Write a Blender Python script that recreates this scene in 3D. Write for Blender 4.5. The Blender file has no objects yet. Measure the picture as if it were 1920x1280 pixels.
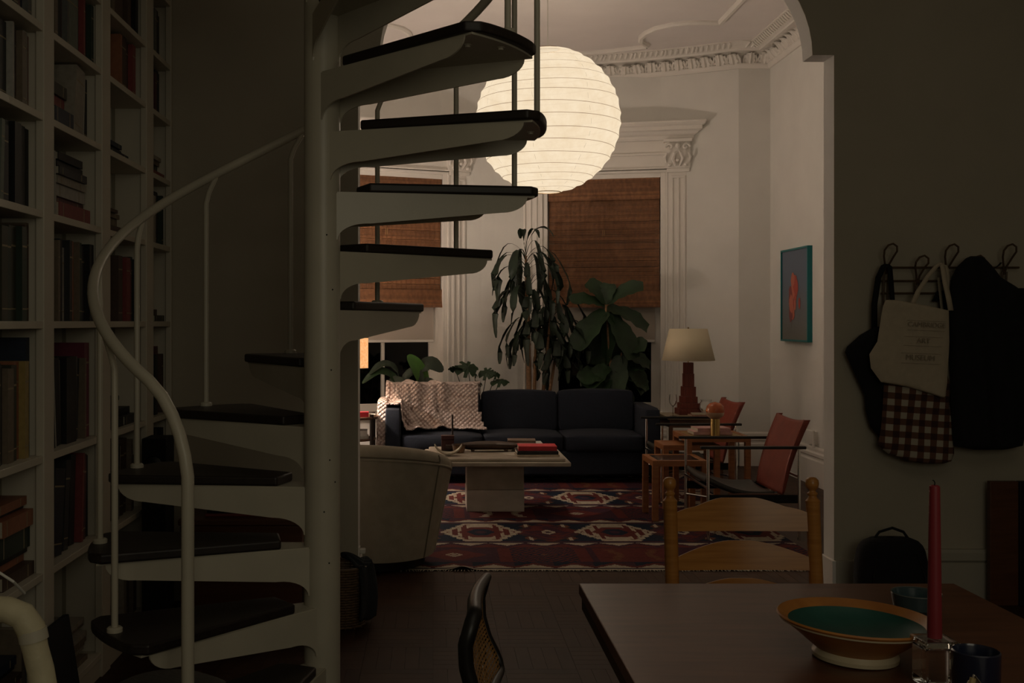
import bpy, bmesh, math, random
from mathutils import Vector, Matrix, noise as mnoise
from math import sin, cos, pi, radians as R, sqrt

# ------------------------------------------------------------------ camera
H = 1.45; F = 2020.0; CX = 812.0; CY = 603.0
scn = bpy.context.scene
cam_d = bpy.data.cameras.new('camera'); cam = bpy.data.objects.new('camera', cam_d)
scn.collection.objects.link(cam); scn.camera = cam
cam.location = (0, 0, H); cam.rotation_euler = (pi/2, 0, 0)
cam_d.sensor_width = 36; cam_d.lens = F/1920*36
cam_d.shift_x = (960-CX)/1920; cam_d.shift_y = (CY-640)/1920
cam_d.clip_start = .05; cam_d.clip_end = 100
scn.view_settings.view_transform = 'Standard'; scn.view_settings.look = 'None'
scn.view_settings.gamma = 1; scn.view_settings.use_curve_mapping = False
scn.view_settings.exposure = 0.0
# ------------------------------------------------------------------ world, night sky
wd = bpy.data.worlds.new('night'); scn.world = wd; wd.use_nodes = True
wd.node_tree.nodes['Background'].inputs[0].default_value = (.10, .12, .2, 1)
wd.node_tree.nodes['Background'].inputs[1].default_value = .008
# ------------------------------------------------------------------ lights
def light(name, kind, loc, power, col, size=0.0, rot=None, size_y=None):
    d = bpy.data.lights.new(name, kind); d.energy = power; d.color = col
    if kind == 'AREA':
        d.shape = 'RECTANGLE'; d.size = size; d.size_y = size_y or size
    else: d.shadow_soft_size = size
    o = bpy.data.objects.new(name, d); scn.collection.objects.link(o); o.location = loc
    if rot: o.rotation_euler = rot
    return o
LANT = (.905, 8.5, 3.035)
LANTERN_P = 46; LANTERN_E = .99
light('lantern_bulb', 'POINT', LANT, LANTERN_P, (1, .86, .69), 0.0)
light('cylinder_lamp_bulb', 'POINT', (-.72, 9.72, 1.14), 12, (1, .70, .45), 0.02)
GLOBE_E = 540
# dim warm fill light added behind the camera, no real source there
light('camera_side_fill', 'AREA', (1.0, -1.3, 2.2), 13, (1, .92, .70), 2.0, (R(84), 0, R(2)), 1.5)
light('overhead_fill', 'AREA', (1.2, .6, 4.1), 5, (1, .90, .70), 3.2, (0, 0, 0), 2.4)  # added soft fill under the ceiling, not a fixture of the room

# ------------------------------------------------------------------ helpers
COL = scn.collection
def W(px, py, Y): return Vector(((px-CX)*Y/F, Y, H-(py-CY)*Y/F))
def XX(px, Y): return (px-CX)*Y/F
def ZZ(py, Y): return H-(py-CY)*Y/F
class MB:
    def __init__(s): s.v = []; s.f = []; s.m = []; s.cur = 0
    def add(s, vs, fs, M=None):
        b = len(s.v)
        for p in vs:
            p = Vector(p); s.v.append(M @ p if M else p)
        for f in fs: s.f.append([b+i for i in f]); s.m.append(s.cur)
        return s
    def box(s, x0, x1, y0, y1, z0, z1, M=None):
        vs = [(x, y, z) for x in (x0, x1) for y in (y0, y1) for z in (z0, z1)]
        return s.add(vs, [(0,1,3,2),(4,6,7,5),(0,4,5,1),(2,3,7,6),(0,2,6,4),(1,5,7,3)], M)
    def tube(s, path, r, n=10, caps=True, M=None, closed=False):
        path = [Vector(p) for p in path]; N = len(path)
        rr = r if isinstance(r, (list, tuple)) else [r]*N
        vs = []; fs = []
        up = None
        for i, p in enumerate(path):
            if closed: t = path[(i+1) % N]-path[i-1]
            else: t = path[min(i+1, N-1)]-path[max(i-1, 0)]
            t.normalize()
            if up is None:
                up = Vector((0,0,1)) if abs(t.z) < .9 else Vector((1,0,0))
            a = t.cross(up)
            if a.length < 1e-5: a = t.cross(Vector((0,1,0)))
            a.normalize(); b = a.cross(t).normalized(); up = b
            for k in range(n):
                w = 2*pi*k/n; vs.append(p+(a*cos(w)+b*sin(w))*rr[i])
        for i in range(N if closed else N-1):
            for k in range(n):
                j = (i+1) % N
                fs.append((i*n+k, i*n+(k+1) % n, j*n+(k+1) % n, j*n+k))
        if caps and not closed:
            fs.append(tuple(range(n-1, -1, -1))); fs.append(tuple((N-1)*n+k for k in range(n)))
        return s.add(vs, fs, M)
    def lathe(s, prof, n=24, c=(0,0,0), M=None):
        vs = []; fs = []; N = len(prof)
        for r, z in prof:
            for k in range(n):
                w = 2*pi*k/n; vs.append((c[0]+max(r,1e-4)*cos(w), c[1]+max(r,1e-4)*sin(w), c[2]+z))
        for i in range(N-1):
            for k in range(n):
                fs.append((i*n+k, i*n+(k+1) % n, (i+1)*n+(k+1) % n, (i+1)*n+k))
        return s.add(vs, fs, M)
    def prism(s, pts, a, b, M=None):        # polygon in xy, from z=a to z=b
        n = len(pts)
        vs = [(x, y, a) for x, y in pts]+[(x, y, b) for x, y in pts]
        fs = [tuple(range(n-1, -1, -1)), tuple(range(n, 2*n))]
        fs += [(i, (i+1) % n, n+(i+1) % n, n+i) for i in range(n)]
        return s.add(vs, fs, M)
    def grid(s, fn, nu, nv, wrapu=False, M=None):
        vs = [fn(i/(nu if wrapu else nu-1), j/(nv-1)) for j in range(nv) for i in range(nu)]
        fs = []
        for j in range(nv-1):
            for i in range(nu if wrapu else nu-1):
                k = (i+1) % nu
                fs.append((j*nu+i, j*nu+k, (j+1)*nu+k, (j+1)*nu+i))
        return s.add(vs, fs, M)
    def build(s, name, mat, parent=None, loc=(0,0,0), smooth=False, bevel=0, seg=2, fixn=True, rz=0):
        me = bpy.data.meshes.new(name)
        me.from_pydata([tuple(v) for v in s.v], [], s.f)
        mats = mat if isinstance(mat, (list, tuple)) else [mat]
        for m in mats: me.materials.append(m)
        if len(mats) > 1: me.polygons.foreach_set('material_index', s.m)
        if fixn:
            bm = bmesh.new(); bm.from_mesh(me); bmesh.ops.recalc_face_normals(bm, faces=bm.faces)
            bm.to_mesh(me); bm.free()
        if smooth:
            me.polygons.foreach_set('use_smooth', [True]*len(me.polygons))
            try: me.set_sharp_from_angle(angle=R(38))
            except Exception: pass
        me.update()
        o = bpy.data.objects.new(name, me); COL.objects.link(o); o.location = loc
        if rz: o.rotation_euler = (0, 0, rz)
        if parent: o.parent = parent
        if bevel:
            m = o.modifiers.new('bevel', 'BEVEL'); m.width = bevel; m.segments = seg; m.limit_method = 'ANGLE'
        return o
def TR(x=0, y=0, z=0, rx=0, ry=0, rz=0, s=1):
    return Matrix.Translation((x, y, z)) @ Matrix.Rotation(rz, 4, 'Z') @ Matrix.Rotation(ry, 4, 'Y') @ Matrix.Rotation(rx, 4, 'X') @ Matrix.Scale(s, 4)
def tag(o, label=None, cat=None, group=None, kind=None):
    if label: o['label'] = label
    if cat: o['category'] = cat
    if group: o['group'] = group
    if kind: o['kind'] = kind
    return o
def thing(name, label, cat, loc=(0,0,0), rz=0, group=None):
    o = bpy.data.objects.new(name, None); COL.objects.link(o)
    o.empty_display_size = .1
    o.location = loc; o.rotation_euler = (0, 0, rz)
    return tag(o, label, cat, group)
def dup(o, parent=None):
    c = o.copy(); COL.objects.link(c)
    if parent: c.parent = parent
    for ch in list(o.children): dup(ch, c)
    return c
def inst(mesh, name, parent=None, loc=(0,0,0), rot=(0,0,0), sc=None):
    o = bpy.data.objects.new(name, mesh); COL.objects.link(o); o.location = loc; o.rotation_euler = rot
    if sc: o.scale = sc
    if parent: o.parent = parent
    return o

# ------------------------------------------------------------------ materials
MC = {}
def mat(name, col, rough=.6, var=0, scale=20, bump=0, bscale=60, metal=0, spec=.5, coat=0, trans=0, ior=1.45,
        stretch=None, sheen=0, col2=None, island=0, emis=None, estr=0, alpha=1):
    if name in MC: return MC[name]
    m = bpy.data.materials.new(name); m.use_nodes = True; nt = m.node_tree; N = nt.nodes; L = nt.links
    b = N['Principled BSDF']
    b.inputs['Roughness'].default_value = rough; b.inputs['Metallic'].default_value = metal
    b.inputs['Specular IOR Level'].default_value = spec; b.inputs['IOR'].default_value = ior
    b.inputs['Transmission Weight'].default_value = trans; b.inputs['Coat Weight'].default_value = coat
    b.inputs['Sheen Weight'].default_value = sheen; b.inputs['Alpha'].default_value = alpha
    b.inputs['Base Color'].default_value = (*col, 1)
    if emis: b.inputs['Emission Color'].default_value = (*emis, 1); b.inputs['Emission Strength'].default_value = estr
    if var or bump or col2:
        tc = N.new('ShaderNodeTexCoord'); mp = N.new('ShaderNodeMapping'); L.new(tc.outputs['Object'], mp.inputs[0])
        if stretch: mp.inputs['Scale'].default_value = stretch
        nz = N.new('ShaderNodeTexNoise'); nz.inputs['Scale'].default_value = scale; nz.inputs['Detail'].default_value = 5
        L.new(mp.outputs[0], nz.inputs['Vector'])
        if var or col2:
            cr = N.new('ShaderNodeValToRGB')
            c2 = col2 or tuple(min(1, c*(1+var)) for c in col); c1 = col if col2 else tuple(c*(1-var) for c in col)
            cr.color_ramp.elements[0].position = .32; cr.color_ramp.elements[1].position = .68
            cr.color_ramp.elements[0].color = (*c1, 1); cr.color_ramp.elements[1].color = (*c2, 1)
            L.new(nz.outputs['Fac'], cr.inputs[0]); out = cr.outputs[0]
            if island:
                g = N.new('ShaderNodeNewGeometry'); mr = N.new('ShaderNodeMapRange')
                mr.inputs['To Min'].default_value = 1-island; mr.inputs['To Max'].default_value = 1+island
                L.new(g.outputs['Random Per Island'], mr.inputs[0])
                hs = N.new('ShaderNodeHueSaturation'); L.new(mr.outputs[0], hs.inputs['Value']); L.new(out, hs.inputs['Color']); out = hs.outputs[0]
            L.new(out, b.inputs['Base Color'])
        if bump:
            n2 = N.new('ShaderNodeTexNoise'); n2.inputs['Scale'].default_value = bscale; n2.inputs['Detail'].default_value = 4
            L.new(mp.outputs[0], n2.inputs['Vector'])
            bp = N.new('ShaderNodeBump'); bp.inputs['Strength'].default_value = bump; bp.inputs['Distance'].default_value = .01
            L.new(n2.outputs['Fac'], bp.inputs['Height']); L.new(bp.outputs[0], b.inputs['Normal'])
    MC[name] = m; return m
def nodes(name):
    m = bpy.data.materials.new(name); m.use_nodes = True; MC[name] = m
    return m, m.node_tree.nodes, m.node_tree.links, m.node_tree.nodes['Principled BSDF']

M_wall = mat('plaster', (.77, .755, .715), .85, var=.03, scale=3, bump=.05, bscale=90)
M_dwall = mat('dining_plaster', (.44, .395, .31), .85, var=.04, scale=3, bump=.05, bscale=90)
M_ceil = mat('ceiling_paint', (.80, .75, .73), .9, var=.03, scale=2, bump=.04, bscale=60)
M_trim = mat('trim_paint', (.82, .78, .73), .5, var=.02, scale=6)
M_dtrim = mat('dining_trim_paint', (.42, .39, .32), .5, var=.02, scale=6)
M_shelf = mat('shelf_paint', (.58, .53, .43), .5, var=.04, scale=5)
M_steel = mat('painted_steel', (.47, .43, .34), .36, var=.04, scale=7, bump=.03, bscale=120)
M_tread = mat('tread_wood', (.018, .012, .009), .45, var=.3, scale=8, stretch=(1, 12, 12))
M_floor = mat('parquet_wood', (.036, .016, .008), .5, col2=(.056, .026, .012), scale=5, island=.18, spec=.22)
M_chrome = mat('chrome', (.75, .75, .72), .16, metal=1)
M_black = mat('black_cloth', (.006, .006, .007), .9, var=.2, bump=.2, bscale=200)
M_blackp = mat('black_gloss', (.008, .007, .006), .40)
M_glass = mat('clear_glass', (1, 1, 1), .02, trans=1, ior=1.45)
# ================================================================== THE SETTING
YA0, YA1 = 5.60, 5.75           # arch wall
ZC = 4.22                       # ceiling
LRX0, LRX1 = -1.40, 3.40        # living room side walls
DX0, DX1 = -1.67, 3.35
def bow(x): return 11.5-.147*(x-1.0)**2
# floor: sub-floor and parquet
fl = MB(); fl.box(DX0-.2, LRX1+.3, -1.8, 12.3, -.2, -.016)
floor = tag(fl.build('floor', mat('subfloor', (.02,.012,.008), .8)), kind='structure')
def tile_boards(mb, x, y, flip, S=.30, n=5):
    w = S/n; g = .0005
    for i in range(n):
        a, b = i*w+g, (i+1)*w-g
        if flip: mb.box(x+g, x+S-g, y+a, y+b, -.016, 0)
        else: mb.box(x+a, x+b, y+g, y+S-g, -.016, 0)
tA = MB(); tile_boards(tA, 0, 0, 0); tB = MB(); tile_boards(tB, 0, 0, 1)
oA = tA.build('parquet_tile', M_floor, floor); oB = tB.build('parquet_tile', M_floor, floor)
rest = MB(); first = {0: oA, 1: oB}; used = {0: 0, 1: 0}
ix0, ix1 = -6, 12
for iy in range(-6, 39):
    for ix in range(ix0, ix1):
        x, y = ix*.3, iy*.3; fl_ = (ix+iy) % 2
        if y > bow(x+.15)+.3: continue
        vis = (y > 4.0 and y < 6.25 and -.65 < x < 2.7) or (6.25 <= y < 10.6 and 2.3 <= x < 3.3)
        if vis:
            if not used[fl_]: first[fl_].location = (x, y, 0); used[fl_] = 1
            else: inst(first[fl_].data, 'parquet_tile', floor, (x, y, 0))
        else: tile_boards(rest, x, y, fl_)
tag(rest.build('parquet', M_floor, floor, fixn=False), kind='stuff')
# ceiling
c = MB(); c.box(DX0-.2, LRX1+.3, -1.8, 12.3, ZC, ZC+.15)
tag(c.build('ceiling', M_ceil), kind='structure')
# dining room walls
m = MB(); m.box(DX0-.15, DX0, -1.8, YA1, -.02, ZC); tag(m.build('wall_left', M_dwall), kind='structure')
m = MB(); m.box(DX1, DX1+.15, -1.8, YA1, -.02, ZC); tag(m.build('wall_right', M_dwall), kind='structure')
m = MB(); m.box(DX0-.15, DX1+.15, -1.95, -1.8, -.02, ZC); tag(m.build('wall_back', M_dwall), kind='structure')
# arch wall
JX0, JX1 = -.39, 2.085
def arch_wall(y0, y1, mt, name):
    m = MB(); zs = 2.836; cx = .8475; a = 1.125; b = .80
    m.box(DX0, JX0, y0, y1, -.02, zs); m.box(JX1, DX1+.1, y0, y1, -.02, zs)
    pts = [(DX0, zs)]
    n = 36
    for i in range(n+1):
        w = pi-pi*i/n; pts.append((cx+a*cos(w), zs+b*sin(w)))
    pts.append((DX1+.1, zs)); 
    # strips from the curve up to the ceiling
    for i in range(len(pts)-1):
        (xa, za), (xb, zb) = pts[i], pts[i+1]
        m.add([(xa,y0,za),(xb,y0,zb),(xb,y0,ZC),(xa,y0,ZC),(xa,y1,za),(xb,y1,zb),(xb,y1,ZC),(xa,y1,ZC)],
              [(0,1,2,3),(4,7,6,5),(0,4,5,1)])
    return tag(m.build(name, mt, fixn=False), kind='structure')
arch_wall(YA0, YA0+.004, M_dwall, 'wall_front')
arch_wall(YA0+.004, YA1, M_wall, 'wall_arch')
# living room side walls
m = MB(); m.box(LRX0-.2, LRX0, YA1, 12.0, -.02, ZC); tag(m.build('wall_living_left', M_wall), kind='structure')
m = MB(); m.box(LRX1, LRX1+.2, YA1, 12.0, -.02, ZC); tag(m.build('wall_living_right', M_wall), kind='structure')
# bowed far wall with two window openings
WIN = [(-1.05, .09), (1.225, 2.37)]; ZS, ZH = .52, 2.95
m = MB(); T = .28
def seg(xa, xb, z0, z1, ya=None, yb=None):
    ya = bow(xa) if ya is None else ya; yb = bow(xb) if yb is None else yb
    d = Vector((xb-xa, yb-ya, 0)).normalized(); nx, ny = -d.y, d.x
    m.add([(xa,ya,z0),(xb,yb,z0),(xb,yb,z1),(xa,ya,z1),(xa+nx*T,ya+ny*T,z0),(xb+nx*T,yb+ny*T,z0),(xb+nx*T,yb+ny*T,z1),(xa+nx*T,ya+ny*T,z1)],
          [(0,1,2,3),(5,4,7,6),(0,4,5,1),(3,2,6,7),(0,3,7,4),(1,5,6,2)])
def curved(xa, xb, n):
    for i in range(n): seg(xa+(xb-xa)*i/n, xa+(xb-xa)*(i+1)/n, -.02, ZC)
curved(-1.42, WIN[0][0], 3); curved(WIN[0][1], WIN[1][0], 8); curved(WIN[1][1], 3.08, 6)
for a, b in WIN: seg(a, b, -.02, ZS); seg(a, b, ZH, ZC)
m.box(3.08, 3.44, 10.86, 11.2, -.02, ZC)
tag(m.build('wall_bow', M_wall, smooth=False), kind='structure')

# sweep a profile (d = distance off the wall, z) along a path of wall points with room on the right hand side
def sweep(mb, prof, path, zbase=0):
    N = len(path); P = [Vector((p[0], p[1])) for p in path]; vs = []; fs = []
    for i in range(N):
        def nrm(a, b):
            d = (b-a).normalized(); return Vector((d.y, -d.x))
        if i == 0: n = nrm(P[0], P[1])
        elif i == N-1: n = nrm(P[-2], P[-1])
        else:
            n1 = nrm(P[i-1], P[i]); n2 = nrm(P[i], P[i+1]); n = (n1+n2); n = n/max(.3, n.dot(n1))
        for d, z in prof: vs.append((P[i].x+n.x*d, P[i].y+n.y*d, z+zbase))
    k = len(prof)
    for i in range(N-1):
        for j in range(k-1): fs.append((i*k+j, i*k+j+1, (i+1)*k+j+1, (i+1)*k+j))
    return mb.add(vs, fs)
bowpts = [(x, bow(x)) for x in [-1.4+.32*i for i in range(15)]]
bowpts[-1] = (3.08, 10.86)
LRpath = [(LRX0, YA1), (LRX0, bow(LRX0))]+bowpts[1:]+[(LRX1, 10.86), (LRX1, YA1)]
cp = [(0, 4.00), (.018, 4.00), (.03, 4.012), (.045, 4.032), (.045, 4.045), (.012, 4.047), (.012, 4.10), (.05, 4.14), (.14, 4.148), (.16, 4.145), (.165, 4.16), (.19, 4.17), (.21, 4.185), (.235, 4.19), (.25, 4.205), (.27, 4.21), (.27, 4.222)]
m = MB(); sweep(m, cp, LRpath)
cornice = tag(m.build('trim_1', M_trim, smooth=True, fixn=False), kind='structure')
# acanthus leaves standing in the cove of the cornice, small tongues above
def acanthus():
    mb = MB()
    def fn(u, v):
        x = (u-.5)*2
        lob = 1-.28*abs(sin(v*pi*3.2+.4)) if v < .9 else .55
        w = .070*(1-.40*v*v)*lob
        d = .030+.020*v+.075*v**2.0
        z = .000+.125*v-.040*max(0, v-.7)*3.3*max(0, v-.7)*3.3
        ridge = .022*(1-abs(x))**1.3+.010*cos(x*pi*3)
        return (x*w, -(d+ridge), z)
    mb.grid(fn, 9, 9)
    for s in (-1, 1):
        mb.tube([(s*.058, -.012, .0), (s*.066, -.04, .05), (s*.05, -.062, .09), (s*.036, -.06, .075)], [.010, .012, .011, .006], 5)
    for z_, x_ in ((.02, 0), (.03, .03), (.03, -.03)): mb.box(x_-.006, x_+.006, -.045, -.01, z_, z_+.018)
    return mb
def along(path, step, off=0):
    out = []; need = off
    for i in range(len(path)-1):
        a = Vector(path[i]); b = Vector(path[i+1]); L = (b-a).length; d = (b-a).normalized()
        t = need
        while t < L:
            p = a+d*t; out.append((p.x, p.y, math.atan2(d.y, d.x))); t += step
        need = t-L
    return out
lf = acanthus(); first_leaf = None
for (x, y, an) in along([(-1.4, bow(-1.4))]+bowpts[1:]+[(LRX1, 10.86), (LRX1, 8.4)], .142, .07):
    if first_leaf is None:
        first_leaf = lf.build('acanthus_leaf', M_trim, cornice, (x, y, 4.036), smooth=True, fixn=False, rz=an)
    else: inst(first_leaf.data, 'acanthus_leaf', cornice, (x, y, 4.036), (random.uniform(-.08, .08), 0, an+random.uniform(-.16, .16)), (1, 1, random.uniform(.85, 1.08)))
tg = MB(); random.seed(5)
for (x, y, an) in along([(-1.4, bow(-1.4))]+bowpts[1:]+[(LRX1, 10.86), (LRX1, 8.2)], .055, .03):
    M_ = TR(x, y, 0, rz=an)
    tg.tube([(-.012, -.205, 4.165), (.0, -.235, 4.185), (.014, -.262, 4.205)], [.010, .015, .010], 5, M=M_)
tag(tg.build('tongue_row', M_trim, cornice, smooth=True), kind='stuff')
# ceiling moulding strips with lobed corners
def strip(mb, pts, w=.055, h=.035):
    prof = [(-w/2, ZC+.001), (-w/2, ZC-h*.5), (-w/4, ZC-h), (w/4, ZC-h), (w/2, ZC-h*.5), (w/2, ZC+.001)]
    sweep(mb, prof, pts)
def arcp(x0, y0, r, a0, a1, n=12): return [(x0+r*cos(R(a0+(a1-a0)*i/n)), y0+r*sin(R(a0+(a1-a0)*i/n))) for i in range(n+1)]
m = MB()
right = [(2.65, 6.9), (2.65, 9.95), (2.42, 9.93)]+arcp(2.38, 10.33, .36, 90+170, 90+40, 14)
lobe = [(2.65, 9.95), (2.5, 9.93), (2.36, 9.94), (2.22, 10.0), (2.10, 10.12), (2.04, 10.28), (2.02, 10.45), (2.05, 10.62), (2.14, 10.76)]
strip(m, [(2.65, 6.6), (2.65, 9.95)]); strip(m, lobe)
lob2 = [(1.8-x, y) for x, y in lobe]
strip(m, [(-.85, 6.6), (-.85, 9.95)]); strip(m, lob2)
line = [(2.05+.09, 10.80), (1.8, 10.98), (1.45, 11.08), (.9, 11.13), (.35, 11.08), (0, 10.98), (-.34, 10.80)]
strip(m, line)
tag(m.build('trim_2', M_trim, smooth=True, fixn=False), kind='structure')
# baseboards
bp_ = [(0.0, .34), (.012, .34), (.02, .325), (.02, .30), (.032, .285), (.032, .262), (.022, .25), (.022, .235), (.03, .22), (.03, 0)]
m = MB(); sweep(m, bp_, [(3.08, 10.86), (LRX1, 10.86), (LRX1, YA1)]); tag(m.build('baseboard_right', M_trim, fixn=False), kind='structure')
m = MB(); sweep(m, bp_, [(LRX0, YA1), (LRX0, bow(LRX0))]+bowpts[1:]); tag(m.build('baseboard_far', M_trim, fixn=False), kind='structure')
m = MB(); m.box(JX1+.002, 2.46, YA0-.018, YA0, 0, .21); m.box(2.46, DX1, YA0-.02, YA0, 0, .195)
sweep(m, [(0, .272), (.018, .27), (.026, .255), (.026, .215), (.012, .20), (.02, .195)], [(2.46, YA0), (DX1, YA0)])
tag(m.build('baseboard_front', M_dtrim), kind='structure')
m = MB(); m.box(JX1-.016, JX1+.002, YA0-.018, YA1+.01, 0, .21); m.box(JX0-.01, JX0+.012, YA0-.018, YA1+.01, 0, .21)
tag(m.build('trim_3', M_trim), kind='structure')

# ------------------------------------------------------------------ windows
M_pane = mat('window_glass', (.9, .95, 1), .02, trans=1, ior=1.3)
m_, N_, L_, B_ = nodes('sheer_shade')
B_.inputs['Base Color'].default_value = (.50, .44, .38, 1); B_.inputs['Roughness'].default_value = .9
M_sheer = m_
M_reed = mat('bamboo_reed', (.16, .068, .030), .65, col2=(.26, .115, .050), scale=34, stretch=(1, 1, .5), island=.28)
M_reed2 = mat('bamboo_reed_pale', (.22, .10, .04), .65, var=.3, scale=30)
M_cordm = mat('blind_cord', (.25, .12, .05), .8)
def capital(mb, x, z0, z1, w, d):
    # carved block: volutes, leaves and beads on a small block
    mb.box(x-w/2, x+w/2, -d, 0, z0, z1)
    mb.box(x-w/2-.015, x+w/2+.015, -d-.05, 0, z1-.03, z1)
    for s in (-1, 1):
        cxx = x+s*w*.32; cz = z1-.085
        pts = [(cxx+s*(.042-.0042*i)*cos(i*.75), -d-.025-.002*i, cz+(.042-.0042*i)*sin(i*.75)) for i in range(10)]
        mb.tube(pts, [.014-.0008*i for i in range(10)], 6)
        mb.lathe([(0, -.02), (.018, -.012), (.022, 0), (.018, .012), (0, .02)], 8, (cxx, -d-.02, z0+.03))
        mb.tube([(x+s*.02, -d-.01, z0+.02), (x+s*.05, -d-.035, z0+.09), (x+s*.03, -d-.055, z0+.15), (x+s*.012, -d-.04, z0+.17)], [.012, .018, .015, .006], 6)
        mb.tube([(x+s*w*.45, -d, z0+.06), (x+s*w*.5, -d-.03, z0+.11), (x+s*w*.42, -d-.045, z0+.15)], [.01, .014, .007], 6)
    mb.lathe([(0, -.03), (.022, -.018), (.028, 0), (.022, .022), (0, .034)], 10, (x, -d-.028, z1-.075))
    mb.lathe([(0, -.02), (.016, -.012), (.02, 0), (.016, .012), (0, .02)], 8, (x, -d-.03, z0+.075))
def window(idx, xa, xb):
    ya, yb = bow(xa), bow(xb); c = Vector(((xa+xb)/2, (ya+yb)/2, 0)); an = math.atan2(yb-ya, xb-xa)
    w = math.hypot(xb-xa, yb-ya); h = w/2
    root = bpy.data.objects.new('window_%d' % idx, None); COL.objects.link(root); root.location = c; root.rotation_euler = (0, 0, an)
    tag(root, kind='structure')
    # architrave round the opening, local x along wall, -y into the room
    a = MB(); P = .30
    for s in (-1, 1):
        x0 = s*h; xs = sorted([x0, x0+s*.05]); a.box(xs[0], xs[1], -.035, .12, ZS-.03, ZH+.05)
        xs = sorted([x0+s*.05, x0+s*.075]); a.box(xs[0], xs[1], -.055, 0, ZS-.03, ZH+.07)
    a.box(-h, h, -.035, .12, ZH, ZH+.05); a.box(-h-.075, h+.075, -.055, 0, ZH+.05, ZH+.075)
    a.build('architrave', M_trim, root, bevel=.004)
    for s in (-1, 1):
        a = MB(); cx = s*(h+.075+.105); hw = .105
        a.box(cx-hw, cx+hw, -.05, 0, .0, ZH+.075)
        a.box(cx-hw-.012, cx+hw+.012, -.07, 0, 0, .40)
        a.box(cx-hw-.01, cx+hw+.01, -.075, 0, ZH+.045, ZH+.085)
        for k in (-1, 0, 1):      # raised fillets of the panelled shaft
            a.box(cx+k*.062-.011, cx+k*.062+.011, -.062, -.05, .47, ZH-.0)
        a.box(cx-.073, cx+.073, -.062, -.05, ZH-.015, ZH+.01); a.box(cx-.073, cx+.073, -.062, -.05, .45, .48)
        a.build('pilaster', M_trim, root, bevel=.004)
        a = MB(); capital(a, cx-s*.005, ZH+.085, 3.33, .255, .085); a.build('capital', M_trim, root, smooth=True)
    a = MB(); e = h+.075+.185
    a.box(-h-.06, h+.06, -.06, 0, ZH+.085, ZH+.10); a.box(-h-.06, h+.06, -.035, 0, ZH+.10, 3.33)
    a.box(-h-.06, h+.06, -.06, 0, 3.18, 3.20); a.build('frieze', M_trim, root, bevel=.003)
    a = MB()
    pr = [(.0, 3.33), (.07, 3.33), (.08, 3.35), (.08, 3.37), (.11, 3.385), (.13, 3.41), (.16, 3.42), (.16, 3.455), (.18, 3.465), (.20, 3.49), (.20, 3.505), (0, 3.505)]
    path = [(-e, .03), (-e, 0), (e, 0), (e, .03)]
    sweep(a, [(d, z) for d, z in pr], path)
    a.build('entablature', M_trim, root, smooth=False, fixn=False)
    # sashes
    a = MB(); y0, y1 = .10, .14; mid = 1.235
    a.box(-h, -h+.10, y0, y1, ZS, ZH); a.box(h-.10, h, y0, y1, ZS, ZH)
    a.box(-h+.10, h-.10, y0, y1, ZS, ZS+.08); a.box(-h+.10, h-.10, y0, y1, ZH-.06, ZH)
    a.box(-h+.10, h-.10, y0-.01, y1, 1.74, 1.79)
    a.build('sash', M_trim, root, bevel=.004)
    a = MB(); a.box(-.016, .016, y0-.002, y1, ZS+.08, 1.74); a.build('muntin', M_trim, root, bevel=.003)
    for s in (-1, 1):
        a = MB(); xs = sorted([s*.016, s*(h-.10)]); a.box(xs[0], xs[1], .122, .126, ZS+.08, 1.74); a.build('pane', M_pane, root)
        a = MB(); a.box(xs[0], xs[1], .122, .126, 1.79, ZH-.06); a.build('pane', M_pane, root)
    a = MB(); a.box(-h-.02, h+.02, -.12, .10, ZS-.04, ZS); a.build('window_sill', M_trim, root, bevel=.006)
    side = ['left', 'right'][idx-1]
    # translucent roller shade behind the bamboo
    rs = thing('roller_shade', 'pale translucent roller shade with white hem bar behind the %s bamboo blind' % side, 'shade', c, an)
    a = MB(); a.box(-h+.06, h-.06, .075, .078, 1.26, ZH-.03); a.build('shade_cloth', M_sheer, rs)
    a = MB(); a.box(-h+.06, h-.06, .066, .088, 1.235, 1.262); a.build('hem_bar', M_trim, rs, bevel=.004)
    # bamboo blind
    bb = thing('bamboo_blind', ['woven bamboo blind on the left window beside the spiral stair', 'woven bamboo blind on the right window behind the tall plants'][idx-1], 'blind', c, an)
    random.seed(idx)
    zb = 1.62; zt = ZH-.002; wv = h-.012
    a = MB(); z = zb
    while z < zt:
        t = random.uniform(.008, .014); yy = random.uniform(-.0015, .0015)
        a.box(-wv, wv, .006+yy, .010+yy, z+.0006, z+t); z += t+(.004 if random.random() < .12 else 0)
    tag(a.build('reed_panel', M_reed, bb, fixn=False), kind='stuff')
    a = MB(); z = zt-.22
    while z < zt:
        t = random.uniform(.008, .014); a.box(-wv-.004, wv+.004, -.022, -.018, z+.0006, z+t); z += t
    tag(a.build('valance', M_reed, bb, fixn=False), kind='stuff')
    a = MB(); z = zb-.02
    while z < zb+.16:
        t = random.uniform(.008, .014); a.box(-wv-.006, wv+.012, -.016+.012*sin((z-zb)*16), -.011+.012*sin((z-zb)*16), z+.0006, z+t); z += t
    tag(a.build('bottom_fold', M_reed, bb, fixn=False), kind='stuff')
    a = MB(); n = 22
    for i in range(n+1):
        x = -wv+.02+(2*wv-.04)*i/n; a.box(x-.0015, x+.0015, .003, .006, zb, zt-.22); a.box(x+.012, x+.0135, .003, .006, zb, zt-.22)
    tag(a.build('binding_cord', M_reed2, bb, fixn=False), kind='stuff')
    a = MB(); a.box(-.012, -.006, -.006, -.002, 2.35, 2.42); a.box(.006, .012, -.006, -.002, 2.35, 2.42)
    a.build('cord_lock', mat('pale_wood', (.40, .22, .10), .5), bb)
    return root
window(1, *WIN[0]); window(2, *WIN[1])
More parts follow.
